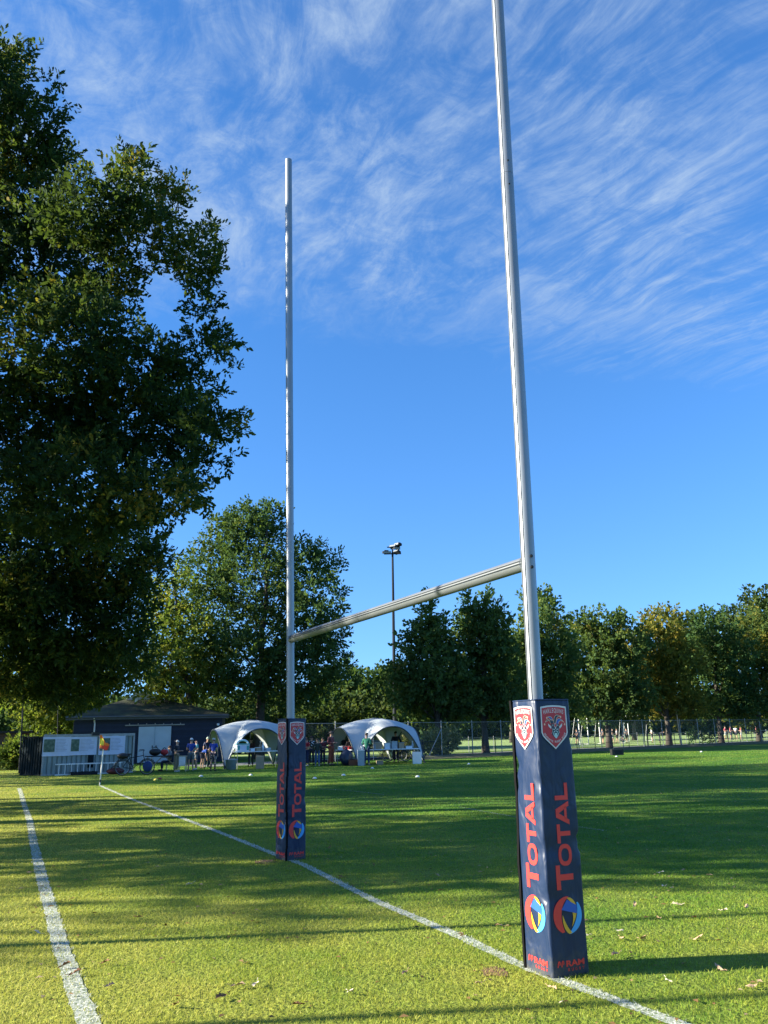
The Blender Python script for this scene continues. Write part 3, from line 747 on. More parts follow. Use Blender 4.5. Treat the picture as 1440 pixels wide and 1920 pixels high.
def foliage(name, lobes, count, leaf, size, L, nleaf, m, parent, seed, up=.35, shell=.55, tight=1., sag=0.):
    """lobes: list of (centre, (rx, ry, rz)); sprays spread through every lobe's volume, outer ones pointing out"""
    r = np.random.default_rng(seed)
    tmpl = [spray(leaf, nleaf, L, size, r, tight) for _ in range(8)]
    C = np.array([l[0] for l in lobes], float); S = np.array([l[1] for l in lobes], float)
    w = (S.prod(1))**(2/3); w /= w.sum()
    k = r.choice(len(lobes), count, p=w)
    d = r.normal(size=(count, 3)); d /= np.linalg.norm(d, axis=1)[:, None]
    rad = shell+(1-shell)*r.uniform(0, 1, count)**.6
    rad *= np.where(r.uniform(0, 1, count) < .25, r.uniform(.3, 1, count), 1.)
    rad *= np.where(r.uniform(0, 1, count) < .16, 1+.30*r.uniform(0, 1, count), 1.)
    pos = C[k]+d*S[k]*rad[:, None]
    dirs = d*.9+r.normal(size=(count, 3))*.45+np.array([0, 0, up-sag])
    R_ = rand_rot(count, dirs, r); sc_ = r.uniform(.75, 1.25, count)
    kind = r.integers(0, 8, count); V = []
    for j in range(8):
        s = kind == j
        if not s.any(): continue
        T = tmpl[j].reshape(-1, 3)
        V.append((np.einsum('nij,kj->nki', R_[s], T)*sc_[s][:, None, None]+pos[s][:, None, :]).reshape(-1, 3))
    V = np.concatenate(V); q = len(leaf); F_ = np.arange(len(V)).reshape(-1, q)
    if parent is not None: V = V-np.array(parent.location)
    return np_mesh(name, V, 0, [F_], m, parent)
def limbs(name, base, top, r0, ends, m, parent, seed, first=.35, n_sub=2, skip=1):
    r = random.Random(seed); mb = MB(); base = Vector(base); top = Vector(top); off = Vector(parent.location)
    K = 9; stem = []
    for i in range(K):
        t = i/(K-1); p = base+(top-base)*t
        if 0 < i: p += Vector((r.uniform(-1, 1), r.uniform(-1, 1), 0))*r0*.5*min(1, t*2)
        stem.append(p)
    rs = [r0*(1.35 if i == 0 else 1)*(1-.85*(i/(K-1)))+.01 for i in range(K)]
    mb.tube([p-off for p in [base+Vector((0, 0, -.1))]+stem[1:]], rs, 10)
    for e in ends[::skip]:
        e = Vector(e); hz = (e.z-base.z)/max(.1, (top.z-base.z)); t = min(.95, max(first, hz-.30-r.uniform(0, .12)))
        i = t*(K-1); a = stem[int(i)].lerp(stem[min(K-1, int(i)+1)], i-int(i)); ra = r0*(1-.85*t)*.30+.012
        ln = (e-a).length; mid = a.lerp(e, .5)+Vector((r.uniform(-.1, .1), r.uniform(-.1, .1), r.uniform(-.02, .12)))*ln
        pts = [Vector(q) for q in bez([a, mid, e], 6)]
        mb.tube([p-off for p in pts], [ra*(1-.82*k/6) for k in range(7)], 6)
        for _ in range(n_sub):
            k = r.randint(2, 5); b_ = pts[k]; d = Vector((r.uniform(-1, 1), r.uniform(-1, 1), r.uniform(-.1, .9))).normalized()*ln*r.uniform(.2, .4)
            mb.tube([b_-off, b_+d*.5+Vector((0, 0, .05*ln))-off, b_+d-off], [ra*.4, ra*.25, .006], 5)
    return mb.build(name, m, parent, True)
M['oak_leaf'] = leaf_mat('oak_leaf', [(0, (.008, .024, .010)), (.45, (.014, .038, .013)), (.72, (.032, .062, .016)), (.86, (.13, .13, .02)), (1, (.24, .17, .03))], .30)
M['mid_leaf'] = leaf_mat('mid_leaf', [(0, (.020, .050, .020)), (.5, (.036, .078, .026)), (.82, (.065, .105, .03)), (1, (.12, .125, .03))], .25)
M['yel_leaf'] = leaf_mat('yellow_leaf', [(0, (.03, .065, .016)), (.5, (.075, .115, .022)), (.8, (.14, .155, .03)), (1, (.22, .19, .04))], .38)
M['row_leaf'] = leaf_mat('row_leaf', [(0, (.032, .066, .026)), (.5, (.052, .095, .032)), (.85, (.09, .125, .036)), (1, (.18, .15, .04))], .3)
M['aut_leaf'] = leaf_mat('autumn_leaf', [(0, (.030, .062, .022)), (.5, (.06, .095, .026)), (.72, (.12, .125, .028)), (.9, (.22, .165, .025)), (1, (.30, .20, .03))], .3)
M['gold_leaf'] = leaf_mat('golden_leaf', [(0, (.035, .06, .02)), (.4, (.085, .10, .022)), (.68, (.16, .14, .026)), (1, (.27, .20, .03))], .3)
M['dark_leaf'] = leaf_mat('dark_leaf', [(0, (.016, .034, .012)), (.6, (.028, .052, .016)), (1, (.07, .085, .022))], .25)
def px_lobes(L_, Y, dj, r, squash=1.0, grow=1.0):
    out = []
    for l in L_:
        px, py, rx, ry = l[:4]; y = Y+(l[4] if len(l) > 4 else r.uniform(-dj, dj))
        p = at(px, py, y); k = y/F*1.02*grow
        out.append((tuple(p), (rx*k, (rx+ry)/2*k*squash, ry*k)))
    return out
def tree(name, label, trunk_px, Y, L_, count, leaf, size, L, nleaf, m, r0, seed, top_py=None, dj=1.0, group=None, up=.35, lean_px=0, first=.3, sag=0., tight=1., shell=.5, base=None, skip=1):
    r = random.Random(seed); b0 = base or gx(trunk_px, Y)
    t = thing(name, label, 'tree', b0, 0, group)
    lob = px_lobes(L_, Y, dj, r)
    if name == 'row_tree':
        for dx, py, rr in ((-48, 1318, 20), (46, 1322, 22), (-30, 1336, 18), (26, 1338, 18)):
            p = at(trunk_px+dx+r.uniform(-6, 6), py+r.uniform(-8, 6), Y+r.uniform(-1, 1)); k_ = Y/F; lob.append(((p.x, p.y, p.z), (rr*1.5*k_, rr*k_, rr*.7*k_)))
    cx = Vector((sum(l[0][0] for l in lob)/len(lob), sum(l[0][1] for l in lob)/len(lob), 0))
    ztop = max(l[0][2] for l in lob); q_ = .15 if skip > 1 else .5
    top = Vector((b0.x*(1-q_)+cx.x*q_+lean_px/F*Y, b0.y*.6+cx.y*.4, ztop*(.8 if skip > 1 else 1)))
    foliage('crown', lob, count, leaf, size, L, nleaf, m, t, seed, up, shell, tight, sag)
    limbs('trunk', b0, top, r0, [l[0] for l in lob if skip == 1 or min(l[1][0], l[1][2]) > .8], M['bark'], t, seed, first, 2 if skip == 1 else 1, skip)
    return t
# the big oak hanging in from the left
oak = [(-80, 150, 110, 120), (18, 140, 34, 72), (52, 235, 55, 75), (20, 350, 105, 100), (100, 300, 32, 45), (150, 405, 92, 62), (242, 345, 34, 60), (300, 392, 42, 40), (255, 452, 90, 52), (368, 492, 42, 58), (395, 440, 12, 26), (408, 505, 14, 14),
       (60, 490, 150, 105), (195, 540, 58, 62), (378, 565, 26, 30), (120, 640, 150, 95), (262, 690, 85, 52), (375, 645, 45, 34), (425, 650, 22, 12), (50, 800, 170, 130), (240, 800, 120, 82), (380, 800, 52, 34), (432, 795, 22, 16),
       (355, 868, 48, 36), (150, 930, 160, 100), (300, 935, 62, 48), (330, 720, 60, 30), (345, 780, 40, 50), (352, 1000-70, 22, 22),
       (242, 288, 10, 22), (322, 352, 14, 14), (345, 345, 8, 9), (362, 425, 10, 13), (412, 502, 10, 8), (446, 638, 10, 6), (457, 790, 8, 7), (155, 332, 8, 14), (58, 112, 12, 22), (108, 190, 10, 24), (92, 160, 8, 16), (134, 300, 10, 16), (300, 995, 18, 14), (416, 852, 16, 10), (382, 925, 14, 12), (200, 335, 10, 12), (270, 320, 9, 14), (400, 455, 9, 16), (420, 690, 10, 9), (395, 745, 14, 9),
       (-220, 420, 180, 200), (-240, 780, 190, 220), (-120, 560, 120, 130)]
tree('oak_tree', 'big dark green oak filling the left edge, its branches reaching over the field', -230, 18.0, oak, 9600, LEAF_OAK, .125, .40, 18, M['oak_leaf'], .36, 3, dj=1.6, up=.45, first=.5, shell=.35, skip=3)
oak2 = [(40, 1050, 170, 105), (215, 1035, 72, 60), (278, 1060, 32, 36), (100, 1165, 135, 85), (232, 1160, 42, 62), (40, 1250, 105, 50), (165, 1262, 75, 42), (235, 1235, 36, 46), (-170, 1060, 150, 160), (250, 1100, 40, 30), (120, 1290, 55, 22), (15, 1110, 75, 60, -3), (30, 1170, 60, 50, -2.5), (262, 1290-60, 22, 30)]
tree('oak_tree', 'second dark oak whose low drooping boughs hang in front of the shed roof', -190, 25.0, oak2, 4500, LEAF_OAK, .14, .5, 17, M['oak_leaf'], .3, 4, dj=1.8, up=.15, first=.4, sag=.1, shell=.35, skip=3)
# trees of the same row left of the frame: they throw the shade on the pitch
def free_oak(x, y, hgt, rad, seed, n, label):
    r = random.Random(seed); b0 = Vector((x, y, 0)); t = thing('oak_tree', label, 'tree', b0, 0)
    lob = []
    for i in range(16):
        z = hgt*r.uniform(.25, .9); q = r.uniform(0, 2*PI); rr = rad*r.uniform(.2, .78)*math.sqrt(max(.1, 1-((z/hgt-.5)/.55)**2))
        k = r.uniform(.28, .42)*rad; lob.append(((x+rr*math.cos(q), y+rr*math.sin(q), z), (k, k, k*.8)))
    foliage('crown', lob, n, LEAF_SIMPLE, .17, .5, 15, M['oak_leaf'], t, seed)
    limbs('trunk', b0, Vector((x, y, hgt*.85)), .38, [l[0] for l in lob], M['bark'], t, seed)
free_oak(-14.5, 12.9, 15.5, 5.2, 21, 2700, 'tall oak further along the left row, nearer than the big one')
free_oak(-24.0, 11.0, 15, 5.5, 22, 1500, 'oak standing behind the nearer left row')
free_oak(-25.0, 31.0, 18, 6.2, 23, 2600, 'oak of the left row level with the corner flag')
free_oak(-22.0, 22.5, 17, 5.6, 26, 2200, 'oak of the left row behind the big one')
free_oak(-33.0, 41.0, 20, 7.0, 24, 3000, 'oak of the left row beyond the corner flag')
free_oak(-41.0, 53.0, 20, 7.5, 25, 3300, 'farthest oak of the left row, beyond the container')
# middle: broad tree behind the tents
mid = [(462, 1000, 48, 48), (500, 985, 38, 34), (425, 1010, 40, 44), (390, 1075, 42, 48), (560, 1060, 52, 44), (608, 1062, 26, 28), (600, 1130, 46, 42), (480, 1095, 85, 62), (405, 1150, 55, 55), (540, 1180, 82, 60), (618, 1185, 30, 34), (450, 1230, 80, 55), (560, 1262, 72, 50), (618, 1255, 34, 34), (400, 1265, 55, 45), (500, 1300, 80, 34)]
tree('broadleaf_tree', 'broad tall green tree rising behind the white tents', 484, 62.0, mid, 2700, LEAF_SIMPLE, .26, .95, 17, M['mid_leaf'], .36, 5, dj=2.0)
yel = [(338, 1085, 20, 28), (322, 1125, 24, 36), (300, 1170, 34, 44), (350, 1185, 46, 52), (312, 1235, 50, 50), (370, 1262, 48, 44), (282, 1275, 34, 40), (345, 1300, 60, 34), (300, 1110, 16, 20)]
tree('leaning_tree', 'yellow green open-crowned tree with slender leaning stems behind the shed', 372, 59.0, yel, 900, LEAF_SIMPLE, .26, .9, 14, M['yel_leaf'], .2, 6, dj=1.5, lean_px=-35, first=.12, shell=.3)
bright = [(105, 1310, 55, 55), (60, 1290, 45, 45), (20, 1275, 50, 45), (150, 1290, 45, 50), (190, 1250, 40, 38), (95, 1360, 50, 30), (125, 1385-20, 35, 34)]
tree('sunlit_tree', 'bright yellow tree catching the sun left of the dark shed', 110, 66.0, bright, 1100, LEAF_SIMPLE, .26, .8, 14, M['yel_leaf'], .18, 8, dj=1.5)
edge = [(20, 1345, 40, 35), (-30, 1300, 60, 60), (5, 1300, 30, 40)]
tree('dark_tree', 'green tree at the left edge behind the pale gable', -20, 80.0, edge, 500, LEAF_SIMPLE, .3, .9, 12, M['mid_leaf'], .2, 9)
for i, (tp, Y, LL, lab) in enumerate([
        (640, 88, [(640, 1285, 38, 34), (655, 1320, 40, 34), (625, 1330, 36, 30)], 'small dark round tree just right of the broad tree'),
        (690, 96, [(686, 1302, 30, 30), (700, 1330, 34, 26), (670, 1335, 30, 24)], 'low dark tree behind the tall floodlight mast'),
        (722, 92, [(722, 1290, 26, 36), (735, 1325, 32, 30), (712, 1340, 30, 22)], 'slim green tree between the mast and the row of trees')]):
    tree('small_tree', lab, tp, Y, LL, 330, LEAF_QUAD, .42, 1.1, 15, M['mid_leaf'], .18, 30+i)
# the row along the far touchline
row = [
 (823, 65, [(805, 1148, 9, 22), (790, 1178, 16, 20), (818, 1180, 16, 18), (806, 1198, 22, 20), (778, 1218, 22, 22), (838, 1212, 22, 20), (806, 1240, 30, 22), (766, 1262, 24, 24), (848, 1256, 30, 24), (800, 1284, 40, 24), (762, 1302, 24, 22), (842, 1298, 36, 24), (812, 1322, 44, 22)], 'slender pointed tree, the left end of the row by the fence', 'row_leaf', 950),
 (911, 67, [(884, 1136, 14, 20), (918, 1140, 12, 20), (900, 1162, 24, 22), (876, 1180, 22, 22), (926, 1178, 22, 24), (900, 1204, 32, 24), (866, 1226, 26, 24), (936, 1222, 28, 26), (898, 1252, 36, 26), (862, 1276, 28, 26), (940, 1272, 32, 26), (900, 1302, 46, 26), (930, 1322, 36, 20)], 'dark green tree with a thin double top left of the near upright', 'row_leaf', 1100),
 (1012, 71, [(1010, 1138, 22, 26), (1016, 1178, 36, 38), (986, 1235, 42, 42), (1040, 1235, 40, 42), (1008, 1290, 52, 36)], 'tree of the row standing behind the near upright', 'row_leaf', 1000),
 (1143, 77.5, [(1132, 1178, 40, 30), (1098, 1215, 42, 38), (1168, 1206, 40, 38), (1128, 1262, 70, 45), (1098, 1305, 46, 30), (1170, 1306, 50, 30), (1085, 1172, 18, 18)], 'broad round dark tree just right of the near upright', 'row_leaf', 1400),
 (1255, 82, [(1240, 1172, 30, 26), (1232, 1208, 44, 38), (1270, 1238, 42, 38), (1222, 1278, 45, 36), (1256, 1306, 50, 26)], 'tree with golden yellow autumn leaves at its top', 'gold_leaf', 1000),
 (1353, 87, [(1338, 1186, 38, 34), (1316, 1236, 40, 40), (1368, 1238, 40, 40), (1338, 1284, 60, 36), (1375, 1300, 36, 24)], 'green tree between the golden one and the right edge', 'mid_leaf', 1100),
 (1424, 90, [(1420, 1188, 40, 40), (1398, 1236, 40, 45), (1442, 1238, 40, 45), (1420, 1292, 54, 34)], 'yellowish tree at the right edge of the picture', 'aut_leaf', 1000)]
for i, (tp, Y, LL, lab, mm, n) in enumerate(row):
    tree('row_tree', lab, tp, Y, LL, n, LEAF_QUAD, .34, 1.0, 15, M[mm], .26, 50+i, dj=1.2, group='trees along the far fence', first=.22)
for i, (tp, Y, LL, lab) in enumerate([
        (1425, 125, [(1420, 1138, 32, 28), (1395, 1170, 40, 32), (1445, 1160, 40, 36), (1420, 1210, 60, 40)], 'tallest dark tree far behind, above the right end of the row'),
        (1305, 125, [(1300, 1190, 34, 26), (1285, 1220, 34, 34), (1320, 1230, 34, 34)], 'dark tree showing behind the golden topped one'),
        (960, 120, [(955, 1230, 40, 30), (960, 1270, 40, 30)], 'dark tree far behind, left of the near upright'),
        (1190, 120, [(1195, 1250, 40, 30), (1190, 1290, 40, 25)], 'dark tree far behind, between two trees of the row')]):
    tree('far_tree', lab, tp, Y, LL, 420, LEAF_QUAD, .6, 1.6, 14, M['dark_leaf'], .3, 70+i, dj=2.)
# belts of woodland that close the view
def belt(name, x0, x1, y0, y1, h0, h1, n, size, seed, label, m):
    r = np.random.default_rng(seed); lob = []
    for i in range(46):
        t = i/45; x = x0+(x1-x0)*t; y = y0+(y1-y0)*t+r.uniform(-2, 2); hh = r.uniform(h0, h1); w = abs(x1-x0)/45*1.1+1
        lob.append(((x, y, hh*.5), (w, 2.5, hh*.5)))
    o = foliage(name, lob, n, LEAF_QUAD, size, size*2.6, 12, m, None, seed, shell=.5)
    tag(o, label, 'woodland', kind='stuff')
belt('woods', -110, 210, 150, 220, 8, 13, 7000, .9, 91, 'dark far woodland closing the view behind the pitches', M['dark_leaf'])
_a = fa-fdir*45+fnor*99; _b = fa+fdir*250+fnor*99
belt('hedge', _a.x, _b.x, _a.y, _b.y, 5, 8, 7000, .9, 94, 'dark hedge and bushes along the far side of the artificial pitch', M['dark_leaf'])
belt('undergrowth', -20, 6, 80, 84, 3.5, 6, 1500, .42, 92, 'dark bushes massed behind the tents and the shed', M['dark_leaf'])
belt('undergrowth', -52, -24, 74, 78, 3.0, 6.5, 900, .42, 93, 'green bushes at the left behind the storage container', M['mid_leaf'])

# ------------------------------------------------------------------ the shed
def boards_mat(name, col, pitch, axis=2, rough=.7, gap=.35):
    """board cladding: a wave across the boards drives the bump and a dark joint"""
    m, nt, N, L = nmat(name)
    out = N.new('ShaderNodeOutputMaterial'); b = N.new('ShaderNodeBsdfPrincipled'); b.inputs['Roughness'].default_value = rough; L.new(b.outputs[0], out.inputs[0])
    tc = N.new('ShaderNodeTexCoord'); sp = N.new('ShaderNodeSeparateXYZ'); L.new(tc.outputs['Object'], sp.inputs[0])
    d = N.new('ShaderNodeMath'); d.operation = 'DIVIDE'; L.new(sp.outputs[axis], d.inputs[0]); d.inputs[1].default_value = pitch
    fr = N.new('ShaderNodeMath'); fr.operation = 'FRACT'; L.new(d.outputs[0], fr.inputs[0])
    fl = N.new('ShaderNodeMath'); fl.operation = 'FLOOR'; L.new(d.outputs[0], fl.inputs[0])
    wn = N.new('ShaderNodeTexWhiteNoise'); wn.noise_dimensions = '1D'; L.new(fl.outputs[0], wn.inputs['W'])
    r = N.new('ShaderNodeMapRange'); r.inputs[3].default_value = .75; r.inputs[4].default_value = 1.25; L.new(wn.outputs['Value'], r.inputs[0])
    j = N.new('ShaderNodeMapRange'); j.inputs[1].default_value = 0; j.inputs[2].default_value = .10; j.inputs[3].default_value = gap; j.inputs[4].default_value = 1.; L.new(fr.outputs[0], j.inputs[0])
    no = N.new('ShaderNodeTexNoise'); no.inputs['Scale'].default_value = 2.5; no.inputs['Detail'].default_value = 5; L.new(tc.outputs['Object'], no.inputs['Vector'])
    n2 = N.new('ShaderNodeMapRange'); n2.inputs[3].default_value = .7; n2.inputs[4].default_value = 1.3; L.new(no.outputs[0], n2.inputs[0])
    m1 = N.new('ShaderNodeMath'); m1.operation = 'MULTIPLY'; L.new(r.outputs[0], m1.inputs[0]); L.new(j.outputs[0], m1.inputs[1])
    m2 = N.new('ShaderNodeMath'); m2.operation = 'MULTIPLY'; L.new(m1.outputs[0], m2.inputs[0]); L.new(n2.outputs[0], m2.inputs[1])
    mx = N.new('ShaderNodeMix'); mx.data_type = 'RGBA'; mx.blend_type = 'MULTIPLY'; mx.inputs['Factor'].default_value = 1; mx.inputs['A'].default_value = (*col, 1); L.new(m2.outputs[0], mx.inputs['B'])
    L.new(mx.outputs['Result'], b.inputs['Base Color'])
    bp = N.new('ShaderNodeBump'); bp.inputs['Strength'].default_value = .8; bp.inputs['Distance'].default_value = .02; L.new(fr.outputs[0], bp.inputs['Height']); L.new(bp.outputs[0], b.inputs['Normal'])
    return m
M['navyboard'] = boards_mat('navy_boards', (.010, .019, .048), .16)
M['brownboard'] = boards_mat('brown_boards', (.17, .13, .08), .16)
M['roofmoss'] = mat('mossy_roof', (.018, .020, .017), .95, var=.3, nscale=1.6, bump=.8, bscale=6, col2=(.05, .058, .02), detail=9)
M['doorpaint'] = mat('pale_door_paint', (.44, .52, .58), .6, var=.06, nscale=2)
SY = 56.0
sl, sr = gx(133, SY), gx(414, SY+1.5)
sdir = (sr-sl); SW = sdir.length; srz = math.atan2(sdir.y, sdir.x)
SH = at(270, 1344, SY).z; SD = 7.0
shed = thing('shed', 'long navy boarded shed with mossy hipped roof and pale sliding doors', 'shed', sl, srz)
b = MB(); b.box((SW/2, SD/2, SH/2), (SW, SD, SH)); b.build('wall', M['navyboard'], shed)
b = MB(); b.box((-.022, SD/2, SH*.46), (.04, SD-.05, SH*.92)); tag(b.build('side_wall', M['brownboard'], shed), 'brown boarded end wall')
rh = at(245, 1304, SY+3).z-SH; e = .45
b = MB()
ra, rb = Vector((SW*.36, SD/2, SH+rh)), Vector((SW*.44, SD/2, SH+rh))
q = [(-e, -e, SH), (SW+e, -e, SH), (SW+e, SD+e, SH), (-e, SD+e, SH)]
q2 = [(x, y, SH+.10) for x, y, z in q]
b.add(q+q2+[ra, rb], [(4, 5, 9, 8), (5, 6, 9), (6, 7, 8, 9), (7, 4, 8), (3, 2, 1, 0), (0, 1, 5, 4), (1, 2, 6, 5), (2, 3, 7, 6), (3, 0, 4, 7)])
roof = b.build('roof', M['roofmoss'], shed)
b = MB(); b.add([(SW*.30, SD/2-.9, SH+rh-.30), (SW*.52, SD/2-.9, SH+rh-.30), (SW*.41, SD/2-.9, SH+rh+.32), (SW*.30, SD/2+.9, SH+rh-.30), (SW*.52, SD/2+.9, SH+rh-.30), (SW*.41, SD/2+.9, SH+rh+.32)],
              [(0, 1, 2), (3, 5, 4), (0, 2, 5, 3), (1, 4, 5, 2), (0, 3, 4, 1)]); b.build('skylight', mat('pale_sheet', (.42, .47, .52), .4), roof)
b = MB(); b.box((SW*.385, SD/2-2.0, SH+rh-.25), (.16, .16, .5)); b.box((SW*.385, SD/2-2.0, SH+rh+.10), (.2, .2, .05)); b.build('vent', M['white'], roof)
b = MB(); b.tube([(-e, -e-.05, SH+.03), (SW+e, -e-.05, SH+.03)], .06, 10); b.box((SW/2, -e+.012, SH-.06), (SW+2*e, .03, .16)); gut = b.build('gutter', mat('dark_fascia', (.075, .085, .095), .7), shed)
dpx = SW*(172-133)/281
b = MB(); b.tube([(dpx, -e-.03, SH), (dpx, -.10, SH-.35), (dpx, -.08, .1)], .045, 10); b.build('downpipe', M['white'], shed)
d0, d1 = SW*(255-133)/281, SW*(317-133)/281; dt = at(286, 1362, SY).z
for i in (0, 1):
    w = (d1-d0)/2; c = d0+w*(i+.5)
    b = MB(); b.box((c, -.07, dt/2+.03), (w-.012, .05, dt-.06))
    b.box((c-w/2+.05, -.10, dt/2+.03), (.07, .012, dt-.1)); b.box((c+w/2-.05, -.10, dt/2+.03), (.07, .012, dt-.1))
    d = b.build('door', M['doorpaint'], shed)
    b = MB(); b.box((c+(w/2-.12)*(1 if i == 0 else -1), -.125, 1.05), (.05, .03, .16)); b.build('handle', M['black'], d)
b = MB(); x0, x1 = SW*(229-133)/281, SW*(342-133)/281
b.box(((x0+x1)/2, -.075, dt+.10), (x1-x0, .07, .07))
for i in range(7): b.box((x0+(x1-x0)*(i+.5)/7, -.05, dt+.17), (.05, .09, .09))
b.build('door_rail', M['greymetal'], shed)
b = MB(); b.box((SW-.25, -.06, SH-.55), (.16, .12, .12)); b.ball((SW-.25, -.14, SH-.58), .07); b.build('wall_lamp', M['white'], shed)

# ------------------------------------------------------------------ corrugated container
def corrugated(mb, w, h, y, pitch=.21, dep=.055, x0=0., mi=0):
    n = int(w/pitch); pitch = w/n; P = []
    for i in range(n):
        a = x0+i*pitch; P += [(a, y), (a+pitch*.64, y), (a+pitch*.72, y+dep), (a+pitch*.92, y+dep)]
    P.append((x0+w, y)); vs = []
    for x, yy in P: vs += [(x, yy, .05), (x, yy, h-.08)]
    mb.add(vs, [(2*i, 2*i+1, 2*i+3, 2*i+2) for i in range(len(P)-1)], mi)
M['sheet'] = mat('grey_green_sheet', (.25, .31, .32), .55, .1, var=.12, nscale=1.5)
M['darksheet'] = mat('dark_green_sheet', (.010, .018, .024), .8, spec=.08, var=.2, nscale=2)
cl, cr_ = gx(76, 40.6), gx(249, 42.6)
cdir = cr_-cl; CW = cdir.length; crz = math.atan2(cdir.y, cdir.x); CH = at(160, 1377, 41.6).z; CD = 2.4
cont = thing('storage_container', 'grey corrugated storage container hung with three printed sheets', 'container', cl, crz)
b = MB(); corrugated(b, CW-.1, CH, 0, x0=.05); b.build('front_panel', M['sheet'], cont)
b = MB(); b.box((CW/2, CD/2+.04, CH/2+.02), (CW-.12, CD-.06, CH-.16)); b.build('body', M['darksheet'], cont)
b = MB()
for z, hh in ((.03, .10), (CH-.04, .12)): b.box((CW/2, -.02, z), (CW, .07, hh))
for x in (.04, CW-.04): b.box((x, -.016, CH/2), (.085, .082, CH-.22))
b.build('frame', M['greymetal'], cont)
b = MB(); b.box((CW*.52, -.03, .95), (.26, .03, 1.3)); tag(b.build('door', M['darksheet'], cont), 'narrow dark door strip')
b = MB(); b.box((CW*.555, -.03, CH+.02), (.34, .30, .16)); b.build('roof_bracket', M['black'], cont)
# the dark leaf swung open on its left
lf0 = cl; lf1 = gx(36, 41.6)
wing = thing('open_container_door', 'dark green corrugated container door swung open at its left end', 'container door', lf1, math.atan2((lf0-lf1).y, (lf0-lf1).x))
b = MB(); wl = (lf0-lf1).length-.06; corrugated(b, wl-.04, CH-.02, 0, .2, x0=.02); b.box((wl/2, .055, CH/2), (wl-.05, .02, CH-.16)); b.build('panel', M['darksheet'], wing)
b = MB(); b.box((wl/2, .02, .04), (wl, .08, .06)); b.box((wl/2, .02, CH-.08), (wl, .08, .06)); b.build('frame', M['darksheet'], wing)
# printed sheets
M['sheetw'] = mat('printed_paper', (.62, .67, .84), .6, var=.03)
M['photo_a'] = mat('printed_map_green', (.06, .15, .10), .6, var=.5, nscale=9, col2=(.16, .22, .16))
M['ptext'] = mat('printed_text_grey', (.36, .40, .50), .6)
def cpt(px, py): # point on the container's front
    d = ray(px, py); n = Vector((-cdir.y, cdir.x, 0)).normalized(); t = (cl-Vector((0, 0, H))).dot(n)/d.dot(n); p = Vector((0, 0, H))+d*t
    return ((p-cl).dot(cdir.normalized()), p.z)
for (x0, x1, y0, y1, lab, ph) in ((81, 130, 1382, 1417, 'leftmost white printed sheet on the container, with a wide green map', .40), (132, 180, 1382, 1415, 'middle white printed sheet on the container, with a narrow green map', .30), (186, 233, 1380, 1414, 'white printed sheet on the container behind the corner flag', .38)):
    a, zt = cpt(x0, y0); b_, zb = cpt(x1, y1); w = b_-a; hh = zt-zb
    o = cl+cdir.normalized()*a; t = thing('printed_sheet', lab, 'poster', (o.x, o.y, zb), crz, 'printed sheets on the container')
    b = MB(); n = 10; vs = []
    for i in range(n+1):
        for z in (0, hh): vs.append((w*i/n, -.055-.008*math.sin(i*1.3), z))
    b.add(vs, [(2*i, 2*i+1, 2*i+3, 2*i+2) for i in range(n)]); b.add([(x, y+.004, z) for x, y, z in vs], [(2*i, 2*i+2, 2*i+3, 2*i+1) for i in range(n)]); b.build('paper', M['sheetw'], t)
    b = MB(); b.box((w*(.04+ph/2), -.068, hh*.55), (w*ph, .004, hh*.66)); b.build('picture', M['photo_a'], t)
    b = MB(); rr = random.Random(int(x0))
    for i in range(9):
        ww = w*(1-ph-.12)*rr.uniform(.5, .95); b.box((w*(ph+.08)+ww/2, -.067, hh*(.86-i*.075)), (ww, .003, hh*.022))
    b.build('text_block', M['ptext'], t)
# ladder lying on its edge against the container
o = cl+cdir.normalized()*cpt(102, 1440)[0]; LW = cpt(227, 1440)[0]-cpt(102, 1440)[0]
nn = Vector((cdir.y, -cdir.x, 0)).normalized()
lad = thing('ladder', 'white aluminium ladder laid on its side along the container', 'ladder', o+nn*.25, crz)
for z in (.03, .50):
    b = MB(); b.box((LW/2, 0, z), (LW, .06, .055)); b.build('rail', M['white'], lad)
for i in range(11):
    b = MB(); b.tube([(LW*(i+.6)/11, 0, .058), (LW*(i+.6)/11, 0, .472)], .02, 8); b.build('rung', M['white'], lad)
b0 = cl+cdir.normalized()*(cpt(155, 1440)[0])+nn*.42
t = thing('pallet', 'low dark pallet lying in front of the container under the ladder', 'pallet', b0, crz); b = MB()
for i in range(5): b.box((-.5+.25*i, 0, .13), (.16, .7, .025))
b.build('deck', M['darkmetal'], t); b = MB()
for y in (-.3, 0, .3): b.box((0, y, .06), (1.15, .09, .11))
b.build('bearer', M['darkmetal'], t)
b0 = gx(216, 41.0); t = thing('kit_bag', 'dark red kit bag lying by the bicycle wheel', 'bag', b0, .3)
b = MB(); b.ball((0, 0, .14), (.42, .20, .15), 14); b.build('body', mat('maroon_fabric', (.08, .015, .02), .8), t, True)
b = MB(); b.tube(bez([(-.2, 0, .27), (-.1, 0, .42), (.1, 0, .42), (.2, 0, .27)], 8), .02, 6); b.build('handle', M['black'], t)
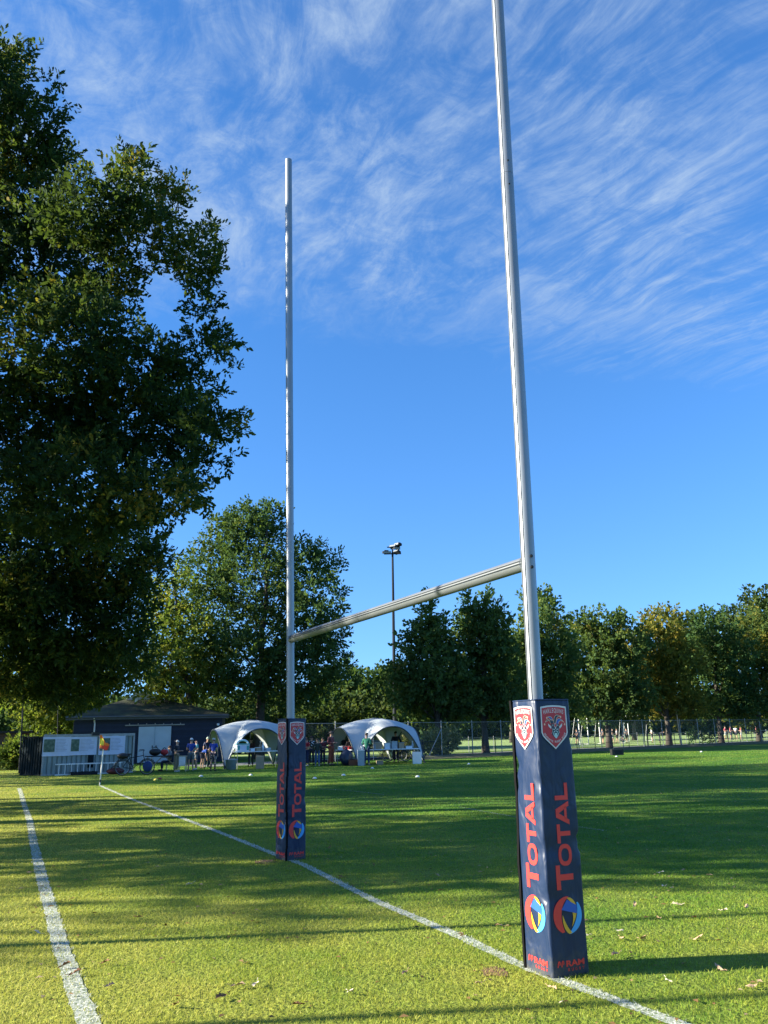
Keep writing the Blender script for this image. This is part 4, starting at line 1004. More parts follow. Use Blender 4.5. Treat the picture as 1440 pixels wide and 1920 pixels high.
# corner flag
p = G(187, 1472); tp = at(195, 1392, p.y)
t = thing('corner_flag', 'white corner flag pole with a limp red, orange and yellow flag', 'corner flag', p, 0)
dd = tp-p
b = MB(); b.tube([(0, 0, 0), dd], .022, 10); b.build('pole', M['white'], t)
b = MB(); b.tube([dd*.06, dd*.13], .0235, 10); b.build('band', M['black'], t)
M['f_o'] = mat('flag_orange', (.85, .20, .03), .7); M['f_y'] = mat('flag_yellow', (.80, .72, .06), .7); M['f_r'] = mat('flag_red', (.75, .06, .05), .7)
b = MB(); n = 8; fh = .50; ft = Vector((dd.x, dd.y, dd.z+.0))
def fpt(i, j): # i across 0..n, j down 0..n
    u, v = i/n, j/n
    return ft+Vector((-.16+.38*u*(1-.3*abs(v-.5)), -.05+.05*math.sin(u*7+v*2), .26-fh*v-.12*u*(1-v)+.04*math.sin(u*6)))
for i in range(n):
    for j in range(n):
        if j < i*.55-.6: continue
        mi = 1 if (i < n*.45 and 2 <= j < n*.72) else (2 if (j >= n*.6 and i > n*.3) else 0)
        b.add([fpt(i, j), fpt(i+1, j), fpt(i+1, j+1), fpt(i, j+1)], [(0, 1, 2, 3)], mi)
b.build('flag', [M['f_o'], M['f_y'], M['f_r']], t)

# ------------------------------------------------------------------ dome shelters
M['tent'] = mat('shelter_fabric', (.43, .465, .48), .75, spec=.2, var=.10, nscale=1.2, bump=.35, bscale=2.5)
M['trim'] = mat('shelter_trim', (.035, .05, .06), .6)
def shelter(label, npx, Y, rz, a=1.85, hh=2.45, hs=2.12):
    n0 = gx(npx, Y); c = Matrix.Rotation(rz, 3, 'Z') @ Vector((a, a, 0)); ctr = n0+c
    t = thing('dome_shelter', label, 'tent', (ctr.x, ctr.y, 0), rz, 'white dome shelters at the field edge')
    n = 28; S = 12
    def edge(q, s):     # side q, s in -1..1
        z = hs*(1-abs(s)**2.35); out = 1+.10*(1-s*s); x, y = s*a, -a*out
        for _ in range(q): x, y = -y, x
        return Vector((x, y, z))
    b = MB()
    for q in range(4):
        vs = []
        for j in range(S+1):
            f = j/S
            for i in range(n+1):
                s = -1+2*i/n; e_ = edge(q, s); z = hh-(hh-e_.z)*f**2.15
                # fabric pulled a little inwards between the hoops, full at the corners
                d = 1-.10*math.sin(PI*f)*(abs(s)**3); vs.append((e_.x*f*d, e_.y*f*d, z+.10*math.sin(PI*f)*(abs(s)**4)))
        b.add(vs, [(j*(n+1)+i, j*(n+1)+i+1, (j+1)*(n+1)+i+1, (j+1)*(n+1)+i) for j in range(S) for i in range(n)])
    bm = bmesh.new(); o = b.build('canopy', M['tent'], t, True)
    bm.from_mesh(o.data); bmesh.ops.remove_doubles(bm, verts=bm.verts, dist=.002); bm.to_mesh(o.data); bm.free()
    for q in range(4):
        b = MB(); b.tube([edge(q, -1+2*i/n)*1.0 for i in range(n+1)], .032, 8); b.build('hoop', M['trim'], t, True)
        b = MB(); c_ = edge(q, 1); b.tube([c_+Vector((0, 0, -.0)), c_+Vector((0, 0, .05))], .07, 10); b.build('foot', M['trim'], t)
    b = MB(); b.lathe([(.34, hh-.06), (.30, hh+.03), (.02, hh+.06)], n=16); b.build('vent_cap', M['trim'], t, True)
    return t, n0
TA, na = shelter('white dome shelter beside the shed, partly behind the far post pad', 421, 44.8, math.radians(25), a=1.9, hs=1.98)
TB, nb = shelter('white dome shelter with tables, right of the far post pad', 671, 46.6, math.radians(27), a=2.05, hh=2.45, hs=1.98)

# ------------------------------------------------------------------ tables and goods
def table(label, px0, px1, Y0, Y1, z=.74, dep=.75, m='table', legm='greymetal', cross=False, group='folding tables'):
    a, b_ = gx(px0, Y0), gx(px1, Y1); d = b_-a; w = d.length; rz = math.atan2(d.y, d.x)
    t = thing('folding_table', label, 'table', a, rz, group)
    b = MB(); b.box((w/2, dep/2, z-.02), (w, dep, .045)); b.build('tabletop', M[m], t)
    for x in (.12, w-.12):
        for y in (.08, dep-.08):
            b = MB()
            if cross: b.tube([(x, y, 0), (x, y, z-.045)], .03, 8)
            else: b.tube([(x, y, 0), (x, y, z-.045)], .016, 8)
            b.build('leg', M[legm], t)
    if cross:
        for x0, x1 in ((.12, w*.45), (w-.12, w*.55)):
            b = MB(); b.tube([(x0, dep/2, .12), (x1, dep/2, z-.05)], .025, 8); b.build('brace', M[legm], t)
    return t, a, d.normalized(), rz
def on(tb, x, y, z=.745): return tb[1]+tb[2]*x+Vector((-tb[2].y, tb[2].x, 0))*y+Vector((0, 0, z))
def box_item(name, label, cat, loc, rz, d, m, lid=None, lidm=None, group=None):
    t = thing(name, label, cat, loc, rz, group)
    b = MB(); k = .94
    x, y, z = d[0]/2, d[1]/2, d[2]
    b.add([(-x*k, -y*k, 0), (x*k, -y*k, 0), (x*k, y*k, 0), (-x*k, y*k, 0), (-x, -y, z), (x, -y, z), (x, y, z), (-x, y, z)], [(3, 2, 1, 0), (4, 5, 6, 7), (0, 1, 5, 4), (1, 2, 6, 5), (2, 3, 7, 6), (3, 0, 4, 7)])
    b.build('body', M[m] if isinstance(m, str) else m, t)
    if lid:
        b = MB(); b.box((0, 0, z+lid/2+.001), (d[0]*1.06, d[1]*1.06, lid)); b.build('lid', M[lidm] if isinstance(lidm, str) else lidm, t)
    return t
M['greyplastic'] = mat('grey_blue_plastic', (.33, .38, .42), .5); M['teal'] = mat('teal_plastic', (.05, .33, .33), .45); M['card'] = mat('cardboard', (.36, .27, .18), .8, var=.1)
M['binbag'] = mat('dark_blue_bag', (.015, .022, .05), .3, bump=.6, bscale=9); M['crate'] = mat('brown_crate', (.16, .06, .03), .8); M['whiteplastic'] = mat('white_plastic', (.66, .72, .78), .4, var=.04)
M['redcloth'] = mat('red_fabric', (.45, .03, .03), .8)
tA = table('white folding table under the shelter beside the shed', 441, 528, 44.4, 45.4, z=.86)
t = box_item('drinks_box', 'white and teal drinks box with raised carrying rim on the table', 'box', on(tA, .42, .3, .865), tA[3], (.66, .42, .34), 'whiteplastic', .05, 'teal')
b = MB(); b.tube(bez([(-.30, 0, .38), (-.27, 0, .62), (.27, 0, .62), (.30, 0, .38)], 10), .05, 8); b.build('handle', M['whiteplastic'], t); b = MB(); b.box((0, -.205, .17), (.30, .012, .20)); b.build('label_panel', M['sheetw'], t)
for x in (-.24, .24):
    b = MB(); b.box((x, -.207, .17), (.12, .012, .22)); b.build('side_stripe', M['teal'], t)
for i, (x, w, h_, m, lb) in enumerate(((.95, .22, .12, 'whiteplastic', 'low white tub beside the drinks box'), (1.25, .26, .16, 'card', 'small cardboard box in the middle of the shelter table'), (1.75, .30, .12, 'greyplastic', 'grey tray at the right end of the shelter table'))):
    box_item('food_box', lb, 'box', on(tA, x, .3, .865), tA[3]+.2*i, (w, .24, h_), m, .02, 'whiteplastic')
def bottle(loc, label, m, s=1., group='bottles on the tables'):
    t = thing('bottle', label, 'bottle', loc, 0, group); b = MB(); b.lathe([(.04*s, 0), (.042*s, .17*s), (.016*s, .23*s), (.015*s, .27*s)], n=10); b.build('body', m, t, True)
    b = MB(); b.lathe([(.018*s, .27*s), (.018*s, .30*s)], n=8); b.build('cap', M['white'], t)
bottle(on(tA, 1.52, .3, .865), 'white bottle standing between the box and tray under the shelter', M['whiteplastic'], 1.5)
bottle(on(tA, 1.42, .45, .865), 'brown bottle standing behind the box under the shelter', M['card'], 1.6)
# bin and paper sack under the table
p = gx(433, 44.0); t = thing('grey_tub', 'round grey tub full of rubbish in front of the left shelter leg', 'tub', p, 0)
b = MB(); b.lathe([(.24, 0), (.30, .46), (.33, .47), (.33, .50), (.28, .50), (.27, .40), (.0, .38)], n=20); b.build('body', M['greyplastic'], t, True)
b = MB(); b.ball((.05, 0, .46), (.22, .18, .10), 10); b.build('contents', M['card'], t, True)
p = gx(487, 44.3); t = thing('paper_sack', 'tall brown paper sack standing under the shelter table', 'sack', p, .2)
b = MB(); b.add([(-.20, -.13, 0), (.20, -.13, 0), (.20, .13, 0), (-.20, .13, 0), (-.22, -.10, .58), (.21, -.12, .66), (.22, .12, .62), (-.2, .10, .70)], [(3, 2, 1, 0), (0, 1, 5, 4), (1, 2, 6, 5), (2, 3, 7, 6), (3, 0, 4, 7)]); b.build('body', M['card'], t)
b = MB(); b.box((-.01, -.02, .60), (.36, .20, .04)); b.build('contents', M['wood'], t)
# second shelter
tB = table('long white table across the front of the shelter with the green clad person', 675, 788, 46.8, 47.4, z=.80, dep=.7)
wB = 3.5
tC = table('white table at the open side of the right shelter, behind a dark sack', 628, 668, 48.2, 47.2, z=.80, dep=.6)
for i, (x, w, h_, m, lb) in enumerate(((.30, .40, .16, 'whiteplastic', 'white tray at the near end of the long table'), (1.05, .42, .36, 'card', 'tan cardboard box next to the dark coat on the long table'), (1.55, .30, .30, 'whiteplastic', 'white and grey box in the middle of the long table'), (1.95, .32, .38, 'greyplastic', 'tall grey crate on the long table'), (2.35, .30, .30, 'card', 'brown box right of the grey crate on the long table'), (2.75, .36, .12, 'whiteplastic', 'flat white box near the far end of the long table'))):
    box_item('food_box', lb, 'box', on(tB, x, .32, .805), tB[3]+.1*math.sin(i*3), (w, .30, h_), m, .02, 'greyplastic')
for i, x in enumerate((.85, 1.75, 3.0)):
    bottle(on(tB, x, .2+.1*i, .805), ('first', 'middle', 'last')[i]+' of three upright bottles along the long table', M['greyplastic'], 1.3)
box_item('food_box', 'red food box on the table behind the dark sack', 'box', on(tC, .75, .25, .805), tC[3], (.42, .3, .14), 'redcloth', .02, 'redcloth')
box_item('food_box', 'white food box on the table beside the plaid shirt', 'box', on(tC, .3, .25, .805), tC[3], (.36, .3, .16), 'whiteplastic', .02, 'whiteplastic')
p = gx(649, 46.4); t = thing('rubbish_sack', 'bulging dark blue rubbish sack on the grass by the white table', 'sack', p, 0)
b = MB(); rr = random.Random(3); b.ball((0, 0, .40), (.34, .28, .44), 16); b.v = [(x*(1+.10*math.sin(z*9+x*7)), y*(1+.10*math.sin(z*8)), max(0, z)) for x, y, z in b.v]; b.build('body', M['binbag'], t, True)
b = MB(); b.lathe([(.10, .80), (.05, .87), (.13, .96), (.02, .93)], n=12); b.build('tied_neck', M['binbag'], t, True)
box_item('wooden_crate', 'brown wooden crate on the grass right of the dark sack', 'crate', gx(662, 46.3), .1, (.50, .34, .30), 'crate', None)
box_item('grey_bin', 'tall pale grey bin at the foot of the right shelter', 'bin', gx(677, 46.0), .1, (.36, .34, .76), 'greyplastic', .04, 'whiteplastic')
box_item('white_bin', 'tall white bin at the right end of the long table', 'bin', gx(782, 47.2), .05, (.50, .40, .62), 'whiteplastic', None)
box_item('food_box', 'low cardboard box on the grass under the long table', 'box', gx(712, 47.1), .2, (.36, .3, .20), 'card', .01, 'card')
# picnic trestle in front of the shed
tD = table('pine trestle table in front of the pale doors, bags on top', 280, 341, 42.4, 43.4, z=.76, dep=.7, m='darkmetal', legm='wood', cross=True, group=None)
def bag(label, loc, rz, d, m):
    t = thing('sports_bag', label, 'bag', loc, rz); b = MB(); b.ball((0, 0, d[2]/2), (d[0]/2, d[1]/2, d[2]/2), 14); b.v = [(x, y, max(0, min(z, d[2]*.92))) for x, y, z in b.v]; b.build('body', m, t, True)
    b = MB(); b.tube(bez([(-d[0]*.25, 0, d[2]*.85), (-d[0]*.15, 0, d[2]*1.25), (d[0]*.15, 0, d[2]*1.25), (d[0]*.25, 0, d[2]*.85)], 8), .018, 6); b.build('handle', M['black'], t)
bag('black sports bag on the trestle table', on(tD, .38, .35, .765), tD[3], (.62, .36, .36), M['black'])
bag('red sports bag beside the black one on the trestle table', on(tD, .86, .35, .765), tD[3], (.40, .34, .32), M['redcloth'])
p = gx(341, 42.9); t = thing('cloth_draped_stool', 'small stool with a white towel hung over it beside the trestle table', 'stool', p, 0)
b = MB(); b.box((0, 0, .72), (.42, .36, .04)); b.build('seat', M['wood'], t)
for x in (-.17, .17):
    for y in (-.14, .14):
        b = MB(); b.tube([(x*1.2, y*1.2, 0), (x, y, .70)], .022, 8); b.build('leg', M['wood'], t)
b = MB(); vs = []
for i in range(9):
    q = i/8; vs += [(-.16+.03*math.sin(i), -.19-.012*math.sin(i*2), .745-.5*q if q > .3 else .745), (.2, -.19-.02*math.cos(i), .745-.48*q if q > .3 else .745)]
b.add(vs, [(2*i, 2*i+1, 2*i+3, 2*i+2) for i in range(8)]); b.build('towel', M['white'], t)

# ------------------------------------------------------------------ bicycles
def bicycle(label, loc, rz, lean=0.06, extras=True):
    t = thing('bicycle', label, 'bicycle', loc, rz); t.rotation_euler = (lean, 0, rz)
    R_ = .345; bx, fx = -.54, .54
    for x in (bx, fx):
        b = MB(); b.ring((x, 0, R_), R_-.02, .020, 'Y', 28, 8); w = b.build('wheel', M['black'], t, True)
        b = MB(); b.ring((x, 0, R_), R_-.045, .012, 'Y', 28, 6); b.build('rim', M['alu'], w, True)
        b = MB()
        for k in range(14):
            a = 2*PI*k/14; b.tube([(x, .02*(-1)**k, R_), (x+(R_-.05)*math.cos(a), 0, R_+(R_-.05)*math.sin(a))], .0025, 4)
        b.tube([(x, -.05, R_), (x, .05, R_)], .025, 8); b.build('spokes', M['greymetal'], w)
    bb, st, hd, hd2 = (-.08, 0, .30), (-.24, 0, .76), (.36, 0, .86), (.40, 0, .70)
    b = MB()
    for p, q in ((bb, st), (bb, hd2), (st, hd), (bb, (bx, 0, R_)), (st, (bx, 0, R_)), (hd, hd2), (hd2, (.46, 0, .55)), ((.46, 0, .55), (fx, 0, R_))): b.tube([p, q], .018, 8)
    b.build('frame', M['darkmetal'], t)
    b = MB(); b.tube([st, (-.27, 0, .90)], .013, 8); b.ball((-.29, 0, .93), (.15, .08, .04), 12); b.build('saddle', M['black'], t, True)
    b = MB(); b.tube([hd, (.33, 0, 1.02), (.36, 0, 1.06)], .014, 8)
    for s in (-1, 1): b.tube(bez([(.36, 0, 1.06), (.40, .12*s, 1.10), (.36, .28*s, 1.12), (.14, .30*s, 1.08)], 8), .013, 8)
    b.build('handlebar', M['darkmetal'], t, True)
    b = MB(); b.ring((-.08, .04, .30), .09, .010, 'Y', 18, 6); b.tube([(-.08, .07, .30), (.02, .07, .17)], .010, 6); b.tube([(-.08, -.07, .30), (-.18, -.07, .43)], .010, 6); b.box((.03, .11, .17), (.09, .08, .02)); b.box((-.19, -.11, .43), (.09, .08, .02)); b.build('crank', M['greymetal'], t)
    b = MB()
    for x, a0, a1 in ((bx, 20, 190), (fx, 30, 165)):
        b.tube([(x+(R_+.03)*math.cos(math.radians(a0+(a1-a0)*i/10)), 0, R_+(R_+.03)*math.sin(math.radians(a0+(a1-a0)*i/10))) for i in range(11)], .018, 6)
    b.build('mudguard', M['black'], t, True)
    if extras:
        b = MB(); b.box((bx+.02, 0, .75), (.42, .14, .02)); b.tube([(bx, .06, R_), (bx-.1, .06, .74)], .008, 6); b.build('rack', M['black'], t)
        b = MB(); b.ball((bx-.0, 0, .86), (.27, .18, .13), 14); b.build('rear_bag', M['black'], t, True)
        b = MB(); b.ball((fx+.02, -.12, .38), (.22, .09, .24), 14); tag(b.build('pannier', mat('blue_fabric', (.012, .04, .16), .8), t, True), 'blue pannier bag with a white stripe')
    return t
p = G(250, 1456); bicycle('dark city bicycle with blue front pannier parked by the container', gx(252, 39.6), math.radians(14), .08)
bicycle('bicycle half hidden under the long table of the right shelter', gx(744, 51.2), math.radians(8), .05, False)
bicycle('bicycle leaning behind the right end of the long table', gx(770, 51.6), math.radians(170), .05, False)

# ------------------------------------------------------------------ cones and small things on the grass
M['conew'] = mat('white_cone', (.72, .74, .72), .5); M['coney'] = mat('yellow_cone', (.75, .60, .08), .5); M['conered'] = mat('red_cone', (.35, .05, .04), .5)
def cone(px, py, label, m='conew', rz=0., tilt=0.):
    t = thing('disc_cone', label, 'marker cone', G(px, py), rz, 'flat training cones on the grass'); t.rotation_euler = (tilt, 0, rz)
    b = MB(); b.lathe([(.092, 0), (.096, .009), (.075, .026), (.04, .06), (.026, .064), (.024, .06), (.036, .056), (.07, .022), (.088, .003)], n=18); b.build('disc', M[m], t, True)
for px, py, lb in ((377, 1456, 'white disc cone nearest the people by the shed'), (470, 1454, 'white disc cone in front of the left shelter'), (644, 1454, 'small white disc cone right of the far post pad'), (698, 1441, 'white disc cone below the green clad person'), (783, 1457, 'white disc cone between far post and the near post, closest to camera'), (879, 1433, 'white disc cone just left of the near post pad'), (1156, 1419, 'white disc cone beside the black speaker box'), (1315, 1410, 'white disc cone farthest to the right on the grass'), (590, 1460, 'white disc cone beside the far post pad')):
    cone(px, py, lb)
cone(286, 1461, 'yellow disc cone lying by the trestle table', 'coney', tilt=.2); cone(292, 1463, 'second yellow disc cone, overlapping the first', 'coney'); cone(300, 1461, 'dark red disc cone beside the yellow ones', 'conered', tilt=-.3)
p = G(1157, 1416); t = thing('black_box', 'black speaker-like box with handle standing alone on the far grass', 'box', p, .1)
b = MB(); b.box((0, 0, .19), (.75, .4, .36)); b.build('body', M['black'], t); b = MB(); b.tube([(-.2, 0, .37), (-.2, 0, .46), (.2, 0, .46), (.2, 0, .37)], .02, 6); b.build('handle', M['black'], t)
b = MB(); b.box((0, -.205, .19), (.5, .012, .22)); b.build('grille', M['darkmetal'], t)

# ------------------------------------------------------------------ fences and poles
def net_mat():
    m, nt, N, L = nmat('chain_link')
    out = N.new('ShaderNodeOutputMaterial'); b = N.new('ShaderNodeBsdfPrincipled'); b.inputs['Base Color'].default_value = (.16, .17, .17, 1); b.inputs['Roughness'].default_value = .6; b.inputs['Metallic'].default_value = .3
    tc = N.new('ShaderNodeTexCoord'); sp = N.new('ShaderNodeSeparateXYZ'); L.new(tc.outputs['Object'], sp.inputs[0])
    ds = []
    for op in ('ADD', 'SUBTRACT'):
        a = N.new('ShaderNodeMath'); a.operation = op; L.new(sp.outputs[0], a.inputs[0]); L.new(sp.outputs[2], a.inputs[1])
        d = N.new('ShaderNodeMath'); d.operation = 'DIVIDE'; d.inputs[1].default_value = .075; L.new(a.outputs[0], d.inputs[0])
        f = N.new('ShaderNodeMath'); f.operation = 'FRACT'; L.new(d.outputs[0], f.inputs[0])
        c = N.new('ShaderNodeMath'); c.operation = 'LESS_THAN'; c.inputs[1].default_value = .055; L.new(f.outputs[0], c.inputs[0]); ds.append(c)
    mx = N.new('ShaderNodeMath'); mx.operation = 'MAXIMUM'; L.new(ds[0].outputs[0], mx.inputs[0]); L.new(ds[1].outputs[0], mx.inputs[1])
    t = N.new('ShaderNodeBsdfTransparent'); ms = N.new('ShaderNodeMixShader'); L.new(mx.outputs[0], ms.inputs[0]); L.new(t.outputs[0], ms.inputs[1]); L.new(b.outputs[0], ms.inputs[2]); L.new(ms.outputs[0], out.inputs[0])
    return m
M['net'] = net_mat()
def fence(name, label, a, d, length, hgt, step, netting=True, rails=(1.,), r=.028, m='greymetal', brace=()):
    t = thing(name, label, 'fence', a, math.atan2(d.y, d.x)); n = int(length/step)
    for i in range(n+1):
        b = MB(); b.tube([(i*step, 0, 0), (i*step, 0, hgt+.04)], r, 8); b.lathe([(r*1.3, hgt+.04), (r*1.1, hgt+.08), (.0, hgt+.09)], (i*step, 0, 0), 8); b.build('post', M[m], t)
    for k in brace:
        b = MB(); b.tube([(k*step, 0, hgt*.8), (k*step-hgt*.55, 0, .05)], r*.8, 6); b.build('brace', M[m], t)
    for z in rails:
        b = MB(); b.tube([(0, -r*.7-.016, hgt*z), (n*step, -r*.7-.016, hgt*z)], r*.6, 6); b.build('rail', M[m], t)
    if netting:
        b = MB(); b.add([(0, r+.006, .03), (n*step, r+.006, .03), (n*step, r+.006, hgt-.02), (0, r+.006, hgt-.02)], [(0, 1, 2, 3)]); b.build('netting', M['net'], t)
    return t
fo = fa+fnor*1.2
fence('chain_link_fence', 'tall grey chain-link fence running behind the row of trees', fo-fdir*8, fdir, 150, 2.3, 3.0, rails=(.99,), brace=(5, 9), r=.026)
fence('rail_fence', 'low dark pipe rail fence along the path behind the trees', fa+fnor*2.0+fdir*6, fdir, 140, 1.05, 2.4, False, (.97, .5), m='darkmetal', r=.03)
fence('pitch_fence', 'low mesh fence at the edge of the bright artificial pitch', fa+fnor*8.4+fdir*2, fdir, 190, 1.15, 3.0, True, (.98,))
b = MB(); L_ = 150; b.box((L_/2, 0, .07), (L_, .10, .14)); o = b.build('kerb', M['darkmetal']); p = fa+fnor*1.55-fdir*6; o.location = p; o.rotation_euler = (0, 0, math.atan2(fdir.y, fdir.x)); tag(o, kind='structure')
b = MB(); n = 60; vs = []
for i in range(n+1):
    for k, dd in enumerate((-1.6, -.7, 0, 1.0)):
        q = fa+fdir*(i*2.2+3)+fnor*(dd+rnd.uniform(-.2, .2)); vs.append((q.x, q.y, (.006, .10, .15, .05)[k]+rnd.uniform(0, .05)*(k > 0)))
b.add(vs, [(4*i+k, 4*i+k+1, 4*i+k+5, 4*i+k+4) for i in range(n) for k in range(3)]); o = b.build('soil_bank', mat('bank_soil', (.09, .085, .035), .95, var=.4, nscale=2, bump=1, bscale=9)); tag(o, kind='structure')
# tall weeds at the fence right of the tents
def weeds(name, label, pxs, Y, n, hgt, m, seed, wd=.5, cat='shrub'):
    r = random.Random(seed); b0 = gx(sum(pxs)/len(pxs), Y); t = thing(name, label, cat, b0, 0); lob = []
    for px in pxs:
        p = gx(px, Y+r.uniform(-.8, .8)); h_ = hgt*r.uniform(.6, 1.); lob.append(((p.x, p.y, h_*.5), (wd, wd*.8, h_*.5)))
    foliage('foliage', lob, n, LEAF_QUAD, .20, .55, 10, m, t, seed, up=.9, shell=.3)
    mb = MB()
    for px in pxs:
        p = gx(px, Y)-b0
        for _ in range(3): mb.tube([p, p+Vector((r.uniform(-.3, .3), r.uniform(-.2, .2), hgt*.7))], .012, 5)
    mb.build('stem', M['bark'], t)
M['weed'] = leaf_mat('weed_leaf', [(0, (.09, .11, .04)), (.5, (.18, .18, .07)), (1, (.34, .30, .13))], .3)
weeds('weeds', 'tall dry weeds at the fence right of the right shelter', (800, 812, 825, 838, 845), 60.5, 230, 1.7, M['weed'], 201)
weeds('weeds', 'dry weeds showing through the open side of the right shelter', (735, 750, 765), 56.5, 130, 1.5, M['weed'], 202)
weeds('leafy_shrub', 'loose shrub by the trunk between the golden tree and the next one', (1305, 1318, 1335), 84.0, 110, 2.4, M['mid_leaf'], 203, .8)
weeds('hedge_bush', 'sunlit rounded bush at the left edge beyond the container', (22, 30, 36), 50.0, 330, 2.1, M['yel_leaf'], 204, .7, 'bush')
def mast(name, label, base, top, r0, lamps=True, cat='floodlight mast', m='darkmetal'):
    t = thing(name, label, cat, base, 0); d = top-base
    b = MB(); b.tube([(0, 0, -.1), d*.5, d], [r0, r0*.75, r0*.5], 12); b.build('pole', M[m], t)
    if lamps:
        b = MB(); b.box(d+Vector((0, 0, -.12)), (1.6, .10, .10)); b.box(d+Vector((.1, .15, .55)), (1.2, .10, .10)); b.box(d+Vector((0, 0, .2)), (.12, .12, .9)); b.build('crossarm', M['darkmetal'], t)
        for (x, z, ax, w, yw) in ((-.55, -.02, .15, .75, .25), (.42, .0, -.55, .65, -.9), (.10, .50, -.4, .7, -.6), (.52, .70, -.2, .65, -.9), (.36, .36, .2, .6, .5)):
            R_ = (Matrix.Rotation(yw, 3, 'Z') @ Matrix.Rotation(ax, 3, 'X')); c = d+Vector((x, -.18, z))
            b = MB(); b.box(c, (w, .42, .22), R=R_); b.box(c+R_ @ Vector((0, .12, .16)), (w*.5, .2, .12), R=R_); l = b.build('lamp', M['darkmetal'], t)
            b = MB(); b.box(c+R_ @ Vector((0, -.216, 0)), (w*.9, .012, .18), R=R_); b.build('glass', mat('lamp_glass', (.22, .24, .26), .2) if 'lamp_glass' not in bpy.data.materials else bpy.data.materials['lamp_glass'], l)
    return t
Yf = 76; fb0 = gx(741, Yf); ft = at(736, 1036, Yf)
mast('floodlight_mast', 'tall thin floodlight mast with a cluster of lamps seen under the crossbar', fb0, Vector((ft.x, Yf, ft.z)), .19)
for px0, py0, px1, py1, Y, r0, lb in ((36, 1447, 45, 1288, 44, .05, 'slim black pole at the left edge beside the container'), (107, 1410, 109, 1316, 62, .05, 'short dark pole in front of the bright yellow tree')):
    p = gx(px0, Y); q = at(px1, py1, Y); mast('net_pole', lb, p, Vector((q.x, Y, q.z)), r0, False, 'pole')
p = gx(57, 70); q = at(57, 1290, 70); t = mast('lamp_post', 'pale lamp post among the trees left of the shed', p, Vector((q.x, 70, q.z)), .06, False, 'lamp post', 'greymetal')
b = MB(); d = q-p; b.lathe([(.05, d.z), (.22, d.z+.05), (.25, d.z+.12), (.05, d.z+.22)], n=12); b.build('lamp_head', M['white'], t)
p = gx(1215, 80); q = at(1211, 1328, 80); t = mast('lamp_post', 'thin dark lamp post with a small white head below the golden tree', p, Vector((q.x, 80, q.z)), .06, False, 'lamp post')
b = MB(); d = Vector((q.x-p.x, 0, q.z)); b.ball(d+Vector((0, 0, .12)), (.16, .16, .16), 10); b.build('lamp_head', M['white'], t)
p = gx(1277, 81); t = mast('tree_stake', 'pale wooden stake beside the trunk of the golden topped tree', p, p+Vector((-.1, 0, 3.1)), .08, False, 'stake', 'wood')
# mast and poles left of the frame whose thin shadows cross the grass
for (x, y, hh, lb) in ((-9.2, 6.93, 7.5, 'tall ball-net pole left of the in-goal grass'), (-10.4, 4.55, 6., 'ball-net pole nearest the corner of the in-goal grass')):
    mast('net_pole', lb, Vector((x, y, 0)), Vector((x, y, hh)), .07, False, 'pole')
# pale gabled house and low brown shed far left
p = gx(50, 96); t = thing('house', 'white gabled house far off behind the trees at the left edge', 'house', p, .25)
zz_ = at(50, 1386, 96).z; zt = at(45, 1362, 96).z
b = MB(); b.add([(-2.4, 0, 0), (2.4, 0, 0), (2.4, 8, 0), (-2.4, 8, 0), (-2.4, 0, zz_), (2.4, 0, zz_), (2.4, 8, zz_), (-2.4, 8, zz_), (0, 0, zt-.1), (0, 8, zt-.1)], [(0, 1, 5, 8, 4), (1, 2, 6, 5), (2, 3, 7, 9, 6), (3, 0, 4, 7)]); b.build('wall', M['white'], t)
b = MB()
for s in (-1, 1): b.add([(s*2.7, -.3, zz_-.15), (0, -.3, zt), (0, 8.3, zt), (s*2.7, 8.3, zz_-.15), (s*2.7, -.3, zz_-.03), (0, -.3, zt+.13), (0, 8.3, zt+.13), (s*2.7, 8.3, zz_-.03)], [(0, 1, 2, 3), (4, 5, 6, 7), (0, 1, 5, 4), (3, 2, 6, 7), (0, 3, 7, 4)])
b.build('roof', mat('grey_roof', (.3, .32, .34), .7), t)
b = MB(); b.box((0, -.03, zz_*.55), (1.1, .06, 1.2)); b.build('window', M['darkmetal'], t)
p = gx(6, 58); t = thing('low_hut', 'low dark brown hut with flat roof at the left edge', 'hut', p, .1)
b = MB(); b.box((-1.5, 1.5, 1.05), (4.2, 3, 2.1)); b.build('wall', mat('dark_brown_wall', (.07, .045, .035), .9, var=.3), t); b = MB(); b.box((-1.5, 1.5, 2.17), (4.6, 3.4, .14)); b.build('roof', M['darkmetal'], t)

# ------------------------------------------------------------------ football goals on the far pitch
def football_goal(label, px0, px1, Y, hgt, rz=None):
    a, b_ = gx(px0, Y), gx(px1, Y+.3); w = (b_-a).length; d = b_-a
    t = thing('football_goal', label, 'football goal', a, math.atan2(d.y, d.x), 'white goals on the far pitch')
    for x in (0, w):
        b = MB(); b.tube([(x, 0, 0), (x, 0, hgt)], .05, 8); b.build('post', M['white'], t)
        b = MB(); b.tube([(x, 0, hgt), (x, .8, hgt), (x, 2.0, .04), (x, 0, .04)], .02, 6); b.build('side_stay', M['white'], t)
    b = MB(); b.tube([(0, 0, hgt), (w, 0, hgt)], .05, 8); b.build('crossbar', M['white'], t)
    b = MB(); b.add([(0, .8, hgt), (w, .8, hgt), (w, 2, .04), (0, 2, .04), (0, .03, hgt), (w, .03, hgt)], [(0, 1, 2, 3), (4, 5, 1, 0)]); b.build('net', M['net'], t)
football_goal('white goal of the far pitch left of the broad dark tree', 1088, 1104, 96, 3.0)
football_goal('large white goal right behind the trunk of the broad dark tree', 1126, 1172, 99, 2.9)
football_goal('white goal between the two middle trunks of the row', 1180, 1222, 112, 3.2)

